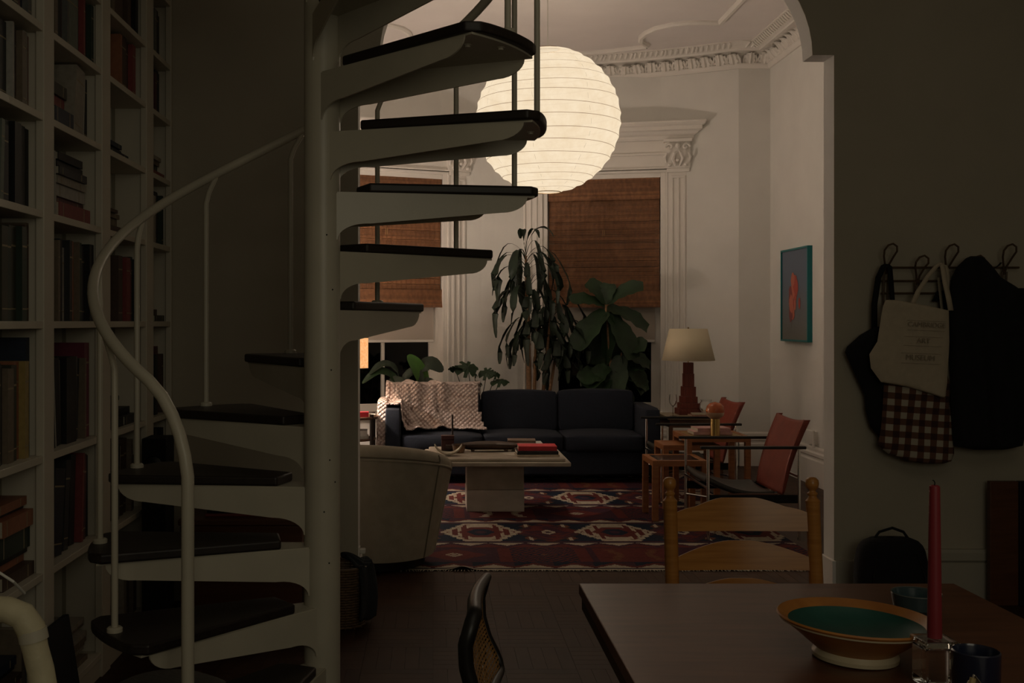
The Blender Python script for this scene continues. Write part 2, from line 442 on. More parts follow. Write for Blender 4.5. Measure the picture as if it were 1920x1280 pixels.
# night outside
g = MB(); g.box(-12, 14, 12.4, 40, -1.2, -1.0); tag(g.build('ground', mat('asphalt', (.02, .02, .02), .9)), kind='structure')
nb = thing('row_house', 'dark house across the street with one pale glowing panel seen through the right pane', 'house', (3.0, 24, -1))
a = MB(); a.box(-7, 7, 0, 5, 0, 9); a.build('wall', mat('far_brick', (.02, .015, .012), .9), nb)
a = MB()
x1 = XX(1120, 24)-3.0; x2 = XX(1141, 24)-3.0
a.box(x1, x2, -.04, 0, ZZ(668, 24)+1, ZZ(632, 24)+1); a.build('pale_glow_panel', mat('pale_glow_panel', (.1,.1,.1), .5, emis=(.75, .8, .95), estr=.22), nb)  # glowing panel added for the pale spot in the right pane

# ------------------------------------------------------------------ SPIRAL STAIR
XP, YP, RP = -.350, 3.40, .057
RISE = .185; Z0 = .007; STEP = 28.0; LOW8 = 62.0; WID = 31.0; RT = .705
stair = thing('spiral_staircase', 'white steel spiral staircase with dark wooden treads around a central pole', 'staircase', (XP, YP, 0))
a = MB(); a.lathe([(RP, 0), (RP, ZC)], 40)
pole = a.build('pole', M_steel, stair, smooth=True)
a = MB(); a.lathe([(RP, 0), (.13, 0), (.13, .012), (RP, .012)], 32); a.build('base_plate', M_steel, stair)
def pol(r, deg): return Vector((r*cos(R(deg)), r*sin(R(deg)), 0))
# tread board in local frame: low edge at 0 deg, high edge at WID
S0, S1 = pol(RP-.004, -38), pol(RP-.004, WID+26)
E0, E1 = pol(RT, 0), pol(RT, WID)
bpoly = []
i0 = S0.lerp(E0, .14); i1 = S1.lerp(E1, .14)
bpoly += [(i0.x+.012, i0.y)]
for k in range(11):
    t = k/10; deg = 0+WID*t; rr = RT-.03*(1-min(1, min(t, 1-t)*7))**2
    p = pol(rr, deg); bpoly.append((p.x, p.y))
bpoly += [(i1.x, i1.y)]
tb = MB(); tb.prism(bpoly, 0, .030)
pl = MB()
ppoly = [(S0.x, S0.y)]+[tuple(pol(RT-.02, 1.5+(WID-3)*k/8)[:2]) for k in range(9)]+[(S1.x, S1.y)]
pl.prism(ppoly, -.006, 0)
def web(mb, S, E, side):
    d = (E-S); L = d.length; d.normalize(); nrm = Vector((-d.y, d.x, 0))
    prof = [(0, -.004), (0, -.150)]
    for i in range(9):      # concave foot near the pole
        w = i/8*pi/2; prof.append((.006+.095*(1-cos(w)), -.150+.052*sin(w)))
    for i in range(7): t = i/6; prof.append((.11+(L-.11-.13)*t, -.098+.042*t))
    for i in range(1, 8): w = i/7*pi/2; prof.append((L-.13+.085*sin(w), -.004-.052*cos(w)))
    vs = []; n = len(prof)
    for o_ in (-.003, .003):
        for t, z in prof:
            p = S+d*t+nrm*o_; vs.append((p.x, p.y, z))
    fs = [tuple(range(n)), tuple(range(2*n-1, n-1, -1))]+[(i, (i+1) % n, n+(i+1) % n, n+i) for i in range(n)]
    mb.add(vs, fs)
webs = []
for S__, E__ in ((S0, pol(RT, 1.5)), (S1, pol(RT, WID-1.5))): wb = MB(); web(wb, S__, E__, 0); webs.append(wb)
# two bolts seen from below
bolts = []
for deg, r_ in ((8, .60), (WID/2, .655)):
    bolt = MB(); p = pol(r_, deg); bolt.lathe([(0, -.014), (.008, -.014), (.008, -.008), (.012, -.008), (.012, -.006)], 8, (p.x, p.y, 0)); bolts.append(bolt)
t0 = p0 = w0 = b0 = None
for k in range(1, 18):
    low = LOW8-STEP*(k-8); z = Z0+RISE*k
    if t0 is None:
        t0 = tb.build('tread', M_tread, stair, (0, 0, z), bevel=.007, seg=3, rz=R(low))
        p0 = pl.build('bracket', M_steel, t0); [w_.build('web_plate', M_steel, t0) for w_ in webs]; [b_.build('bolt', M_steel, t0) for b_ in bolts]
        # keep the mounting plate, webs and bolts as sub-parts of their tread
    else:
        c_ = dup(t0); c_.parent = stair; c_.location = (0, 0, z); c_.rotation_euler = (0, 0, R(low))
RB = .68; RR = .69
def rail_z(phi): return Z0+RISE*(8-(phi-77)/STEP)+.850
for k in range(2, 15):
    phi = LOW8-STEP*(k-8)+16; z = Z0+RISE*k+.030; p = pol(RB-.005, phi)
    a = MB(); zt = rail_z(phi)
    if k == 2:
        continue
    q1, q2 = pol(RB, phi-1.2), pol(RR, phi-4.5)
    a.tube([(p.x, p.y, z), (p.x, p.y, zt-.085), (q1.x, q1.y, zt-.045), (q2.x, q2.y, rail_z(phi-4.5)-.004)], .0095, 10)
    a.lathe([(.0, .0), (.022, 0), (.022, .010), (.017, .014), (.0, .014)], 14, (p.x, p.y, z))
    a.build('baluster', M_steel, stair, smooth=True)
path = []
NEW = 246
p = pol(RR, NEW); zn = rail_z(NEW)
path += [(p.x, p.y, 0.0), (p.x, p.y, .5), (p.x, p.y, zn-.26), (p.x, p.y, zn-.17)]
for dph, dz in ((.8, -.12), (2.2, -.075), (4.2, -.04), (7, -.012)):
    q = pol(RR, NEW-dph); path.append((q.x, q.y, rail_z(NEW-dph)+dz))
ph = NEW-11
while ph > -125:
    q = pol(RR, ph); path.append((q.x, q.y, rail_z(ph))); ph -= 4
a = MB(); a.tube(path, .0165, 14)
a.build('handrail', M_steel, stair, smooth=True)
for (ph, z) in ((-60, 1.02), (-78, .86), (-62, .70), (-50, 1.55), (-55, 1.30), (-70, 1.72), (-40, .95)):
    a = MB(); q = pol(RP+.0005, ph); a.lathe([(0, -.003), (.003, 0), (0, .003)], 6, (q.x, q.y, z)); a.build('pin_hole', M_black, stair)
# ================================================================== LIVING ROOM
def paper_mat():
    m, N, L, b = nodes('lantern_paper')
    out = N['Material Output']
    em = N.new('ShaderNodeEmission'); tr = N.new('ShaderNodeBsdfTransparent'); mx = N.new('ShaderNodeMixShader')
    tc = N.new('ShaderNodeTexCoord'); nz = N.new('ShaderNodeTexNoise'); nz.inputs['Scale'].default_value = 9; nz.inputs['Detail'].default_value = 8
    nz.inputs['Roughness'].default_value = .7
    cr = N.new('ShaderNodeValToRGB'); cr.color_ramp.elements[0].position = .3; cr.color_ramp.elements[1].position = .7
    cr.color_ramp.elements[0].color = (.88, .69, .46, 1); cr.color_ramp.elements[1].color = (1.0, .83, .60, 1)
    L.new(tc.outputs['Object'], nz.inputs['Vector']); L.new(nz.outputs['Fac'], cr.inputs[0]); L.new(cr.outputs[0], em.inputs['Color'])
    em.inputs['Strength'].default_value = LANTERN_E
    mx.inputs[0].default_value = .86
    L.new(tr.outputs[0], mx.inputs[1]); L.new(em.outputs[0], mx.inputs[2]); L.new(mx.outputs[0], out.inputs['Surface'])
    return m
M_paper = paper_mat()
lan = thing('paper_lantern', 'huge round white paper lantern glowing on a thin cord', 'lantern', LANT)
RL = .572; NR = 17
random.seed(11)
rib_amp = [(random.uniform(.3, 1.5), random.uniform(0, 6.28), random.uniform(.1, .4), random.uniform(0, 6.28), random.uniform(-.8, .8)) for _ in range(NR+1)]
rib_amp[0] = rib_amp[NR] = (0, 0, 0, 0, 0)
def ribat(i, w): a_, b_, c_, d_, e_ = rib_amp[i]; return -80+160*i/NR+a_*sin(w+b_)+c_*sin(3*w+d_)+e_
def band(i, lo, hi, bulge, name, m_, n=72, k=6):
    def f(u, v):
        w = 2*pi*u; l0 = ribat(i, w)+lo; l1 = ribat(i+1 if bulge else i, w)+hi
        lat = l0+(l1-l0)*v; r = RL*(1-.016*sin(pi*v)*bulge+.0025*bulge*mnoise.noise((cos(w)*6, sin(w)*6, lat*.2)))
        return (r*cos(R(lat))*cos(w), r*cos(R(lat))*sin(w), r*sin(R(lat)))
    a = MB(); a.grid(f, n, k, wrapu=True); a.build(name, m_, lan, smooth=True, fixn=False)
DL = .20
def glow(name, col, estr, tr_):
    m, N, L, b = nodes(name); em = N.new('ShaderNodeEmission'); em.inputs[0].default_value = (*col, 1); em.inputs[1].default_value = estr
    t_ = N.new('ShaderNodeBsdfTransparent'); mx = N.new('ShaderNodeMixShader'); mx.inputs[0].default_value = 1-tr_
    L.new(t_.outputs[0], mx.inputs[1]); L.new(em.outputs[0], mx.inputs[2]); L.new(mx.outputs[0], N['Material Output'].inputs[0]); return m
M_rib = glow('bamboo_rib', (.62, .38, .22), .42, .14)
M_seam = glow('paper_seam', (.5, .30, .16), .35, .5)
for i in range(NR):
    band(i, DL if i else 0, -DL if i < NR-1 else 0, 1, 'paper_band', M_paper)
    if i: band(i, -DL, DL, 0, 'rib', M_rib, k=2)
for j in range(8):
    w = 2*pi*(j+.62)/8; a = MB(); A = []; B = []
    for i in range(41):
        lat = R(-80+160*i/40); w_ = w+.03*sin(i*.5+j); r = (RL-.007)
        A.append((r*cos(lat)*cos(w_)-.0011*sin(w_), r*cos(lat)*sin(w_)+.0011*cos(w_), r*sin(lat))); B.append((r*cos(lat)*cos(w_)+.0011*sin(w_), r*cos(lat)*sin(w_)-.0011*cos(w_), r*sin(lat)))
    n_ = len(A); a.add(A+B, [(q, q+1, n_+q+1, n_+q) for q in range(n_-1)]); a.build('seam', M_seam, lan, fixn=False)
M_ring = mat('wire', (.3, .2, .1), .5)
a = MB()
for z in (-RL*sin(R(80)), RL*sin(R(80))): a = MB(); a.tube([(.1*cos(2*pi*j/32), .1*sin(2*pi*j/32), z) for j in range(32)], .004, 6, closed=True); a.build('wire_ring', M_ring, lan)
a = MB(); a.tube([(0, 0, .52), (0, 0, ZC-LANT[2]-.03)], .0035, 6); a.build('cord', mat('white_cord', (.7, .68, .62), .6), lan)
a = MB(); a.lathe([(0, ZC-LANT[2]-.05), (.05, ZC-LANT[2]-.045), (.06, ZC-LANT[2]-.001), (0, ZC-LANT[2]-.001)], 20); a.build('ceiling_rose', M_trim, lan, smooth=True)

# ------------------------------------------------------------------ kilim rug
RX0, RX1, RY0, RY1 = -1.05, 2.36, 6.27, 10.25
NX, NY = 260, 300
cNAVY, cRED, cRUST, cCREAM, cPLUM, cBROWN = (.010, .016, .030), (.095, .021, .019), (.12, .048, .024), (.34, .29, .22), (.048, .018, .028), (.045, .022, .018)
def rug_col(x, y):
    t = (y-6.31) % 1.44; row = int((y-6.31)//1.44)
    st = round(x/.018)*.018
    if t < .17:                                     # cream triangles
        p = ((x+row*.1) % .24)/.24; hgt = 1-abs(p-.5)*2
        if t < .012 or t > .158: return cNAVY
        tt = (t-.012)/.146
        if tt < hgt*.62: return cCREAM
        return cRED if tt < hgt*.62+.3 else (cPLUM if int(x/.12) % 2 else cNAVY)
    if t < .57:                                     # red band with hooked figures
        ty = (t-.37)/.2; px_ = (x+.17*row+.15) % .56-.28; n_ = int((x+.17*row+.15)//.56)
        d = abs(px_)/.26+abs(ty)*.9
        kind_ = (n_+row) % 3
        if kind_ == 0:
            if d < .24: return cCREAM if (d < .09 or d > .15) else cRED
            return cRED if d < .8 else cPLUM
        if kind_ == 1:
            if d < .12: return cRUST
            if (int(d*9) % 2) and abs(px_) < .2: return cNAVY
            return cRED
        if abs(abs(px_)-.09-.07*abs(ty)) < .022+.012*(int(abs(ty)*5) % 2) and abs(ty) < .75: return cCREAM if row % 2 else cRUST
        return cRED if abs(px_) < .24 else cPLUM
    if t < .74:
        p = ((x+.12) % .24)/.24; hgt = 1-abs(p-.5)*2; tt = (t-.58)/.15
        if t < .585 or t > .728: return cNAVY
        if 1-tt < hgt*.6: return cCREAM
        return cPLUM if 1-tt < hgt*.6+.3 else cRED
    ty = (t-1.09)/.33                               # medallion band
    ox = .328 if row % 2 == 0 else 1.246
    m_ = (x-ox+.46) % .92-.46; n_ = int((x-ox+.46)//.92)
    dx = abs(m_); tq = abs(ty)*1.08
    d = max(tq, dx/.285+.58*tq)
    jag = .05*(int(tq*9) % 2) if dx > .1 else 0
    if d+jag < 1:
        if d+jag > .84: return cCREAM
        if d > .56:
            return cCREAM if (int((dx+.010)/.034) % 2 == 0 and d < .80) or (tq > .5 and dx < .06) else cRED
        if d > .34: return cRED
        return cNAVY if d > .14 else cPLUM
    m2 = (x-ox) % .92-.46
    e = abs(m2)/.27+abs(ty)*.95
    if e < 1:
        if e > .92: return cBROWN
        if abs(m2) < .045 and e < .24: return cCREAM if e > .10 else cPLUM
        if .62 < e < .70: return cRED
        return cPLUM if mnoise.noise((x*9, y*14, 2)) > -.1 else cRED
    for sx in (-.33, .33):
        if abs(abs(m_)-.33)/.05+abs(abs(ty)-.62)/.25 < 1: return cRUST if abs(abs(m_)-.33) > .012 else cCREAM
    if abs(ty) > .93: return cPLUM
    return cNAVY
vs = []; fs = []; cols = []
random.seed(3)
for j in range(NY+1):
    for i in range(NX+1):
        x = RX0+(RX1-RX0)*i/NX; y = RY0+(RY1-RY0)*j/NY
        zz = .006+.003*mnoise.noise((x*1.5, y*1.5, 0))
        if j < 8: zz += .02*math.exp(-((x-.17)/.055)**2)*(1-j/8); y += .012*mnoise.noise((x*3, 0, 5))*(1-j/8)
        vs.append((x, y, max(zz, .003)))
for j in range(NY):
    for i in range(NX):
        a_ = j*(NX+1)+i; fs.append((a_, a_+1, a_+NX+2, a_+NX+1))
        x = RX0+(RX1-RX0)*(i+.5)/NX; y = RY0+(RY1-RY0)*(j+.5)/NY
        cc = (.38, .34, .26) if y < RY0+.030 or y > RY1-.03 else rug_col(x, y)
        ab = random.uniform(.86, 1.12)*(1+.12*mnoise.noise((0, y*14, 3)))
        cols.append(tuple(c*ab for c in cc))
rug = bpy.data.meshes.new('kilim_rug'); rug.from_pydata(vs, [], fs)
ca = rug.color_attributes.new('weave', 'FLOAT_COLOR', 'CORNER')
buf = []
for cc in cols: buf += [cc[0], cc[1], cc[2], 1.0]*4
ca.data.foreach_set('color', buf)
m, N, L, b = nodes('woven_wool'); b.inputs['Roughness'].default_value = .95; b.inputs['Specular IOR Level'].default_value = .1
at_ = N.new('ShaderNodeAttribute'); at_.attribute_name = 'weave'; L.new(at_.outputs['Color'], b.inputs['Base Color'])
wv = N.new('ShaderNodeTexNoise'); wv.inputs['Scale'].default_value = 150; bpn = N.new('ShaderNodeBump'); bpn.inputs['Strength'].default_value = .4; bpn.inputs['Distance'].default_value = .004
tcn = N.new('ShaderNodeTexCoord'); L.new(tcn.outputs['Object'], wv.inputs['Vector']); L.new(wv.outputs['Fac'], bpn.inputs['Height']); L.new(bpn.outputs[0], b.inputs['Normal'])
rug.materials.append(m)
ro = bpy.data.objects.new('kilim_rug', rug); COL.objects.link(ro)
tag(ro, 'red, navy and cream kilim rug with hooked medallions on the living room floor', 'rug')
a = MB(); random.seed(8); x = RX0+.01
while x < RX1:
    dx = random.uniform(-.012, .012); a.tube([(x, RY0+.004, .006), (x+dx, RY0-.022, .004)], .0022, 4); x += .018
tag(a.build('fringe', mat('fringe_wool', (.55, .5, .4), .9), ro, fixn=False), kind='stuff')

# ------------------------------------------------------------------ sofa
M_navy = mat('navy_wool', (.010, .0135, .024), .95, var=.15, scale=60, bump=.25, bscale=260)
SX0, SX1, SF, SB = -.43, 2.03, 9.60, 10.46
sofa = thing('sofa', 'long navy three-seat sofa with box cushions on the far side of the room', 'sofa', (0.8, 10.0, 0))
def S_(x): return x-.8
def cushion(x0, x1, y0, y1, z0, z1, puff=.02, n=10, rx=0, piv=None):
    mb = MB(); cx, cy, cz = (x0+x1)/2, (y0+y1)/2, (z0+z1)/2; hx, hy, hz = (x1-x0)/2, (y1-y0)/2, (z1-z0)/2
    bm = bmesh.new(); bmesh.ops.create_cube(bm, size=2)
    bmesh.ops.subdivide_edges(bm, edges=bm.edges[:], cuts=n, use_grid_fill=True)
    p_ = 16
    vs = []
    for v in bm.verts:
        x, y, z = v.co
        l = (abs(x)**p_+abs(y)**p_+abs(z)**p_)**(1/p_)
        x, y, z = x/l, y/l, z/l
        bx = (1-x*x)*(1-z*z); bz = (1-x*x)*(1-y*y)
        vs.append(Vector((x*hx, y*hy+puff*bx*(1 if y > 0 else -1)*(abs(y) > .5), z*hz+puff*bz*(1 if z > 0 else -1)*(abs(z) > .5))))
    fs = [tuple(v.index for v in f.verts) for f in bm.faces]
    bm.verts.index_update(); fs = [tuple(v.index for v in f.verts) for f in bm.faces]; bm.free()
    mb.add(vs, fs, TR(cx, cy, cz, rx=rx)); return mb
a = cushion(S_(SX0+.10), S_(SX1-.10), SF+.02-10, SB-10, .07, .30, .0); a.build('base', M_navy, sofa, smooth=True)
a = cushion(S_(SX0+.10), S_(SX1-.10), SB-.16-10, SB-10, .25, .70, .0); a.build('back_frame', M_navy, sofa, smooth=True)
for s, x0 in ((0, SX0), (1, SX1-.14)):
    a = cushion(S_(x0), S_(x0+.14), SF-10, SB-10, .07, .675, .004); a.build('arm', M_navy, sofa, smooth=True)
sx = [-.29, .45, 1.17, 1.89]
for i in range(3):
    a = cushion(S_(sx[i])+.004, S_(sx[i+1])-.004, SF+.0-10, SB-.16-10, .29, .435, .022); a.build('seat_cushion', M_navy, sofa, smooth=True)
    a = cushion(S_(sx[i])+.006, S_(sx[i+1])-.006, SB-.36-10, SB-.15-10, .42, .785+.008*i, .018, rx=-.10); a.build('back_cushion', M_navy, sofa, smooth=True)
for x in (SX0+.06, SX1-.06):
    for y in (SF+.06, SB-.06):
        a = MB(); a.lathe([(.025, 0), (.028, .08)], 10, (S_(x), y-10, 0)); a.lathe([(0,0),(.025,0)],10,(S_(x), y-10, 0)); a.build('leg', M_blackp, sofa)
# knitted throw: a cloth surface resting on back, seat and arm
def sofa_h(x, y):
    if x < SX0-.012: return .28
    h = .462
    if y > SB-.44: h = .845
    if y > SB+.005: h = .45
    if x < SX0+.15: h = max(h, .695) if y > SF-.02 else h
    if y < SF-.01: h = .2
    return h
gx, gy = 100, 110; tx0, tx1, ty0, ty1 = -.51, .50, 9.60, 10.52
hh = [[sofa_h(tx0+(tx1-tx0)*i/(gx-1), ty0+(ty1-ty0)*j/(gy-1)) for i in range(gx)] for j in range(gy)]
for it in range(2):
    h2 = [r[:] for r in hh]
    for j in range(gy):
        for i in range(gx):
            s_ = c_ = 0
            for dj in (-2, 0, 2):
                for di in (-2, 0, 2):
                    jj, ii = min(max(j+dj, 0), gy-1), min(max(i+di, 0), gx-1); s_ += hh[jj][ii]; c_ += 1
            h2[j][i] = max(s_/c_, 0)
    hh = h2
base0 = [[sofa_h(tx0+(tx1-tx0)*i/(gx-1), ty0+(ty1-ty0)*j/(gy-1)) for i in range(gx)] for j in range(gy)]
vs = []; keep = set()
TX, TY = SX0, SF
for j in range(gy):
    for i in range(gx):
        u, v = i/(gx-1), j/(gy-1); x = tx0+(tx1-tx0)*u; y = ty0+(ty1-ty0)*v
        z = max(hh[j][i], base0[j][i])+.018
        wr = .020*mnoise.noise((x*7+z*3, y*7-z*4, 1.3))+.045*max(0, sin(x*26+z*14+y*5))*(1 if z > .48 and x < .15 else .25)
        z2 = z+abs(wr)*.7; y2 = y-abs(wr)*1.1
        vs.append((x-tx0, y2-ty0, z2-.4))
        # outline of the throw
        front = 9.80+.05*sin(x*9)-.08*(x < -.1)-.06*(x < -.3)
        right = .47-.10*max(0, (z-.5))*1.0+.03*sin(y*11)
        if y > front and x < right: keep.add(j*gx+i)
fs = []
for j in range(gy-1):
    for i in range(gx-1):
        q = (j*gx+i, j*gx+i+1, (j+1)*gx+i+1, (j+1)*gx+i)
        if all(k in keep for k in q): fs.append(q)
mt, N, L, b = nodes('waffle_knit'); b.inputs['Base Color'].default_value = (.66, .53, .49, 1); b.inputs['Roughness'].default_value = .95
tc = N.new('ShaderNodeTexCoord'); mp = N.new('ShaderNodeMapping'); mp.inputs['Rotation'].default_value = (R(18), R(40), 0); L.new(tc.outputs['Object'], mp.inputs[0])
vo = N.new('ShaderNodeTexVoronoi'); vo.inputs['Scale'].default_value = 34; vo.inputs['Randomness'].default_value = .12; L.new(mp.outputs[0], vo.inputs['Vector'])
cr = N.new('ShaderNodeValToRGB'); cr.color_ramp.elements[0].color = (.80, .68, .65, 1); cr.color_ramp.elements[1].color = (.46, .34, .30, 1); cr.color_ramp.elements[0].position = .25; cr.color_ramp.elements[1].position = .75
L.new(vo.outputs['Distance'], cr.inputs[0]); L.new(cr.outputs[0], b.inputs['Base Color'])
bn = N.new('ShaderNodeBump'); bn.invert = True; bn.inputs['Strength'].default_value = 1; bn.inputs['Distance'].default_value = .03; L.new(vo.outputs['Distance'], bn.inputs['Height']); L.new(bn.outputs[0], b.inputs['Normal'])
a = MB(); a.add(vs, fs); o = a.build('knitted_throw', mt, None, (tx0, ty0, .4), smooth=True)
sol = o.modifiers.new('thick', 'SOLIDIFY'); sol.thickness = .012; sol.offset = -1
tag(o, 'chunky pale pink knitted throw draped over the left end of the sofa', 'blanket')
a = cushion(-.055, .035, -.30, .32, -.42, .08, .01, n=16)
for v in a.v: v.x += .022*mnoise.noise((v.y*9, v.z*6, 4)); v.y += .03*sin(v.z*9)
for v in a.v: v.x += SX0-.02-tx0; v.y += 9.98-ty0; v.z += .655-.4
a.build('hanging_end', mt, o, smooth=True)

# ------------------------------------------------------------------ coffee table, travertine
M_trav = mat('travertine', (.34, .285, .22), .35, col2=(.50, .43, .345), scale=6, stretch=(1, 3, 1), bump=.08, bscale=30)
ct = thing('coffee_table', 'travertine coffee table with a stepped top on a square pedestal', 'table', (.475, 8.38, 0.006))
a = MB(); hx = .545; y0, y1 = -.42, .42
def chpoly(hx, y0, y1, c): return [(-hx+c, y0), (hx, y0), (hx, y1-c*.5), (hx-c*.5, y1), (-hx+c*.5, y1), (-hx, y1-c*.5), (-hx, y0+c)]
a.prism(chpoly(hx, y0, y1, .03), .372, .405); a.build('tabletop', M_trav, ct, bevel=.008, seg=3)
a = MB(); a.prism(chpoly(hx-.035, y0+.035, y1-.035, .03), .405, .430); a.build('raised_top', M_trav, ct, bevel=.010, seg=3)
a = MB(); a.box(-.217, .217, -.18, .22, .165, .372); a.build('pedestal', mat('travertine_shaded', (.28, .23, .17), .35, col2=(.38, .31, .24), scale=7, bump=.05), ct, bevel=.003)  # upper pedestal coloured darker for the shadow under the tabletop
a = MB(); a.box(-.219, .219, -.182, .222, 0, .163); a.build('plinth', mat('travertine_pale', (.46, .40, .34), .35, col2=(.58, .50, .43), scale=5, stretch=(1, 1, 2.5), bump=.05), ct, bevel=.003)  # lower part of the same pedestal, left out of the painted shadow
TT = .437
# objects on the coffee table
M_book = {}
def bmat(col):
    k = 'cover_%02x%02x%02x' % tuple(int(255*min(1, c)) for c in col)
    return mat(k, col, .55, var=.12, scale=30)
M_pages = mat('paper_pages', (.50, .45, .35), .9, var=.1, scale=120, stretch=(1, 1, 8))
def flat_book(name, label, x, y, z, w, d, t, col, rz=0, group=None):
    r = thing(name, label, 'book', (x, y, z), R(rz), group)
    a = MB(); a.box(-w/2, w/2, -d/2, d/2, 0, .0025); a.box(-w/2, w/2, -d/2, d/2, t-.0025, t); a.box(-w/2, w/2, -d/2, -d/2+.003, 0, t)
    a.build('cover', bmat(col), r, bevel=.001)
    a = MB(); a.box(-w/2+.004, w/2-.004, -d/2+.003, d/2-.004, .0026, t-.0026); a.build('pages', M_pages, r); return r
bk = 'books stacked on the coffee table'
flat_book('book', 'cream and brown bottom book under the red book on the coffee table', .79, 8.20, TT, .32, .24, .016, (.45, .36, .26), 0, bk)
flat_book('book', 'black book directly under the red book on the coffee table', .785, 8.20, TT+.0165, .31, .23, .024, (.012, .010, .010), 1, bk)
flat_book('book', 'bright red book on top of the front stack on the coffee table', .79, 8.21, TT+.041, .29, .20, .034, (.45, .03, .035), -1, bk)
flat_book('book', 'large dark book at the bottom of the rear stack on the coffee table', .76, 8.52, TT, .30, .22, .022, (.05, .04, .03), 2, bk)
flat_book('book', 'grey and white book in the middle of the rear stack on the coffee table', .735, 8.52, TT+.0225, .25, .19, .038, (.42, .42, .38), 0, bk)
flat_book('book', 'brown book with cream corner on top of the rear stack on the coffee table', .70, 8.54, TT+.061, .22, .17, .020, (.12, .075, .05), -3, bk)
M_dwood = mat('dark_carved_wood', (.028, .013, .008), .5, col2=(.055, .026, .014), scale=10, stretch=(1, 6, 1), bump=.1)
# long leaf shaped wooden tray
tr = thing('wooden_tray', 'long dark carved wooden leaf-shaped tray on stub feet on the coffee table', 'tray', (.44, 8.44, TT))
def tray(u, v):
    x = -.25+.5*u; w = .075*max(.03, (1-abs(x/.25)**2.2))**.8; y = (v-.5)*2*w
    return (x, y, .058+.022*(1-(x/.25)**2)-.022*(abs(v-.5)*2)**2)
a = MB(); a.grid(tray, 30, 9); o = a.build('tray_body', M_dwood, tr, smooth=True); s_ = o.modifiers.new('t', 'SOLIDIFY'); s_.thickness = .046
a = MB(); a.box(-.34, -.20, -.05, .05, .024, .050); a.build('handle', M_dwood, tr, smooth=True)
for x in (-.13, .13):
    for y in (-.04, .04): a = MB(); a.lathe([(0, 0), (.014, 0), (.012, .022), (0, .024)], 10, (x, y, 0)); a.build('foot', M_dwood, tr)
# rocking boat dish
bd = thing('boat_dish', 'small pale crescent-shaped dish at the left end of the coffee table', 'bowl', (.115, 8.16, TT))
def dish(u, v):
    an = -1.15+2.3*u; w = .055*cos((u-.5)*2.0); y = (v-.5)*2*w; r = .115
    return (r*sin(an), y, r-r*cos(an)+.012*(abs(v-.5)*2)**2+.004)
a = MB(); a.grid(dish, 22, 9); o = a.build('dish_body', mat('glazed_clay', (.28, .23, .16), .35, col2=(.42, .37, .28), scale=12), bd, smooth=True); s_ = o.modifiers.new('t', 'SOLIDIFY'); s_.thickness = .006
bx = thing('lacquer_box', 'dark red upright lacquered box near the left end of the coffee table', 'box', (.115, 8.50, TT))
a = MB(); a.box(-.05, .05, -.035, .035, 0, .085); a.build('box_body', mat('dark_lacquer', (.05, .012, .010), .3), bx, bevel=.004)
a = MB(); a.box(-.052, .052, -.037, .037, .0855, .118); a.build('lid', mat('dark_lacquer2', (.06, .014, .012), .3), bx, bevel=.004)
cu = thing('wooden_cup', 'small brown wooden cup beside the dark red box on the coffee table', 'cup', (.20, 8.34, TT))
a = MB(); a.lathe([(0, 0), (.038, 0), (.045, .02), (.052, .062), (.047, .062), (.040, .02), (0, .012)], 20); a.build('cup_body', mat('turned_wood', (.14, .07, .03), .4, var=.2, scale=30), cu, smooth=True)
a = MB(); a.lathe([(.053, .058), (.055, .060), (.055, .066), (.045, .066)], 20); a.build('rim', M_dwood, cu)
cs = thing('candlestick', 'slim dark candle in a wooden stick at the left of the coffee table', 'candlestick', (.155, 8.62, TT))
a = MB(); a.lathe([(0, 0), (.04, 0), (.038, .012), (.012, .03), (.009, .07), (.014, .085), (0, .085)], 16); a.build('holder', M_dwood, cs, smooth=True)
a = MB(); a.lathe([(.008, .085), (.007, .27), (0, .272)], 10); a.build('candle', mat('dark_wax', (.03, .02, .02), .5), cs, smooth=True)
tr2 = thing('stone_tray', 'pale square stone tray under the box and cup on the coffee table', 'tray', (.14, 8.46, TT-.0065))
a = MB(); a.box(-.11, .11, -.16, .16, 0, .006); a.build('slab', mat('pale_stone', (.35, .30, .22), .5), tr2, bevel=.002)
pm = thing('folded_paper', 'dark printed leaflet lying flat on the coffee table beside the tray', 'paper', (.36, 8.16, TT-.0065))
a = MB(); a.box(-.09, .09, -.05, .06, 0, .0015); a.build('back_sheet', mat('grey_paper', (.10, .10, .10), .7), pm)
a = MB(); a.box(-.085, .03, -.04, .05, .0016, .0025); a.build('front_sheet', mat('dark_print', (.03, .03, .035), .4), pm)

# ------------------------------------------------------------------ cream tub chair seen from behind
M_cream = mat('cream_velvet', (.36, .31, .235), .9, var=.08, scale=14, bump=.12, bscale=140)
tub = thing('tub_armchair', 'cream upholstered tub armchair with its back turned, behind the arch jamb', 'armchair', (-.34, 6.47, 0.006), 0)
A0, A1 = 145, 376
def topz(t):    # t 0..1 along the shell
    return .60+.15*sin(pi*min(1, max(0, t)))**1.0
def shell(u, v):
    ang = R(A0+(A1-A0)*u); tz = topz(u)
    # section: outer bottom -> outer top -> rolled edge -> inner top -> inner bottom
    if v < .45: k = v/.45; r = .345+.105*k; z = .07+(tz-.05-.07)*k
    elif v < .70:
        k = (v-.45)/.25*pi; r = .395+.055*cos(k); z = tz-.05+.05*sin(k)
    else: k = (v-.70)/.30; r = .34-.03*k; z = tz-.05-(tz-.05-.25)*k
    return (r*cos(ang), r*sin(ang), z)
a = MB(); a.grid(shell, 48, 30)
n0 = [shell(0, j/29) for j in range(30)]; n1 = [shell(1, j/29) for j in range(30)]
a.add(n0, [tuple(range(30))]); a.add(n1, [tuple(range(29, -1, -1))])
a.build('shell', M_cream, tub, smooth=True)
a = MB()
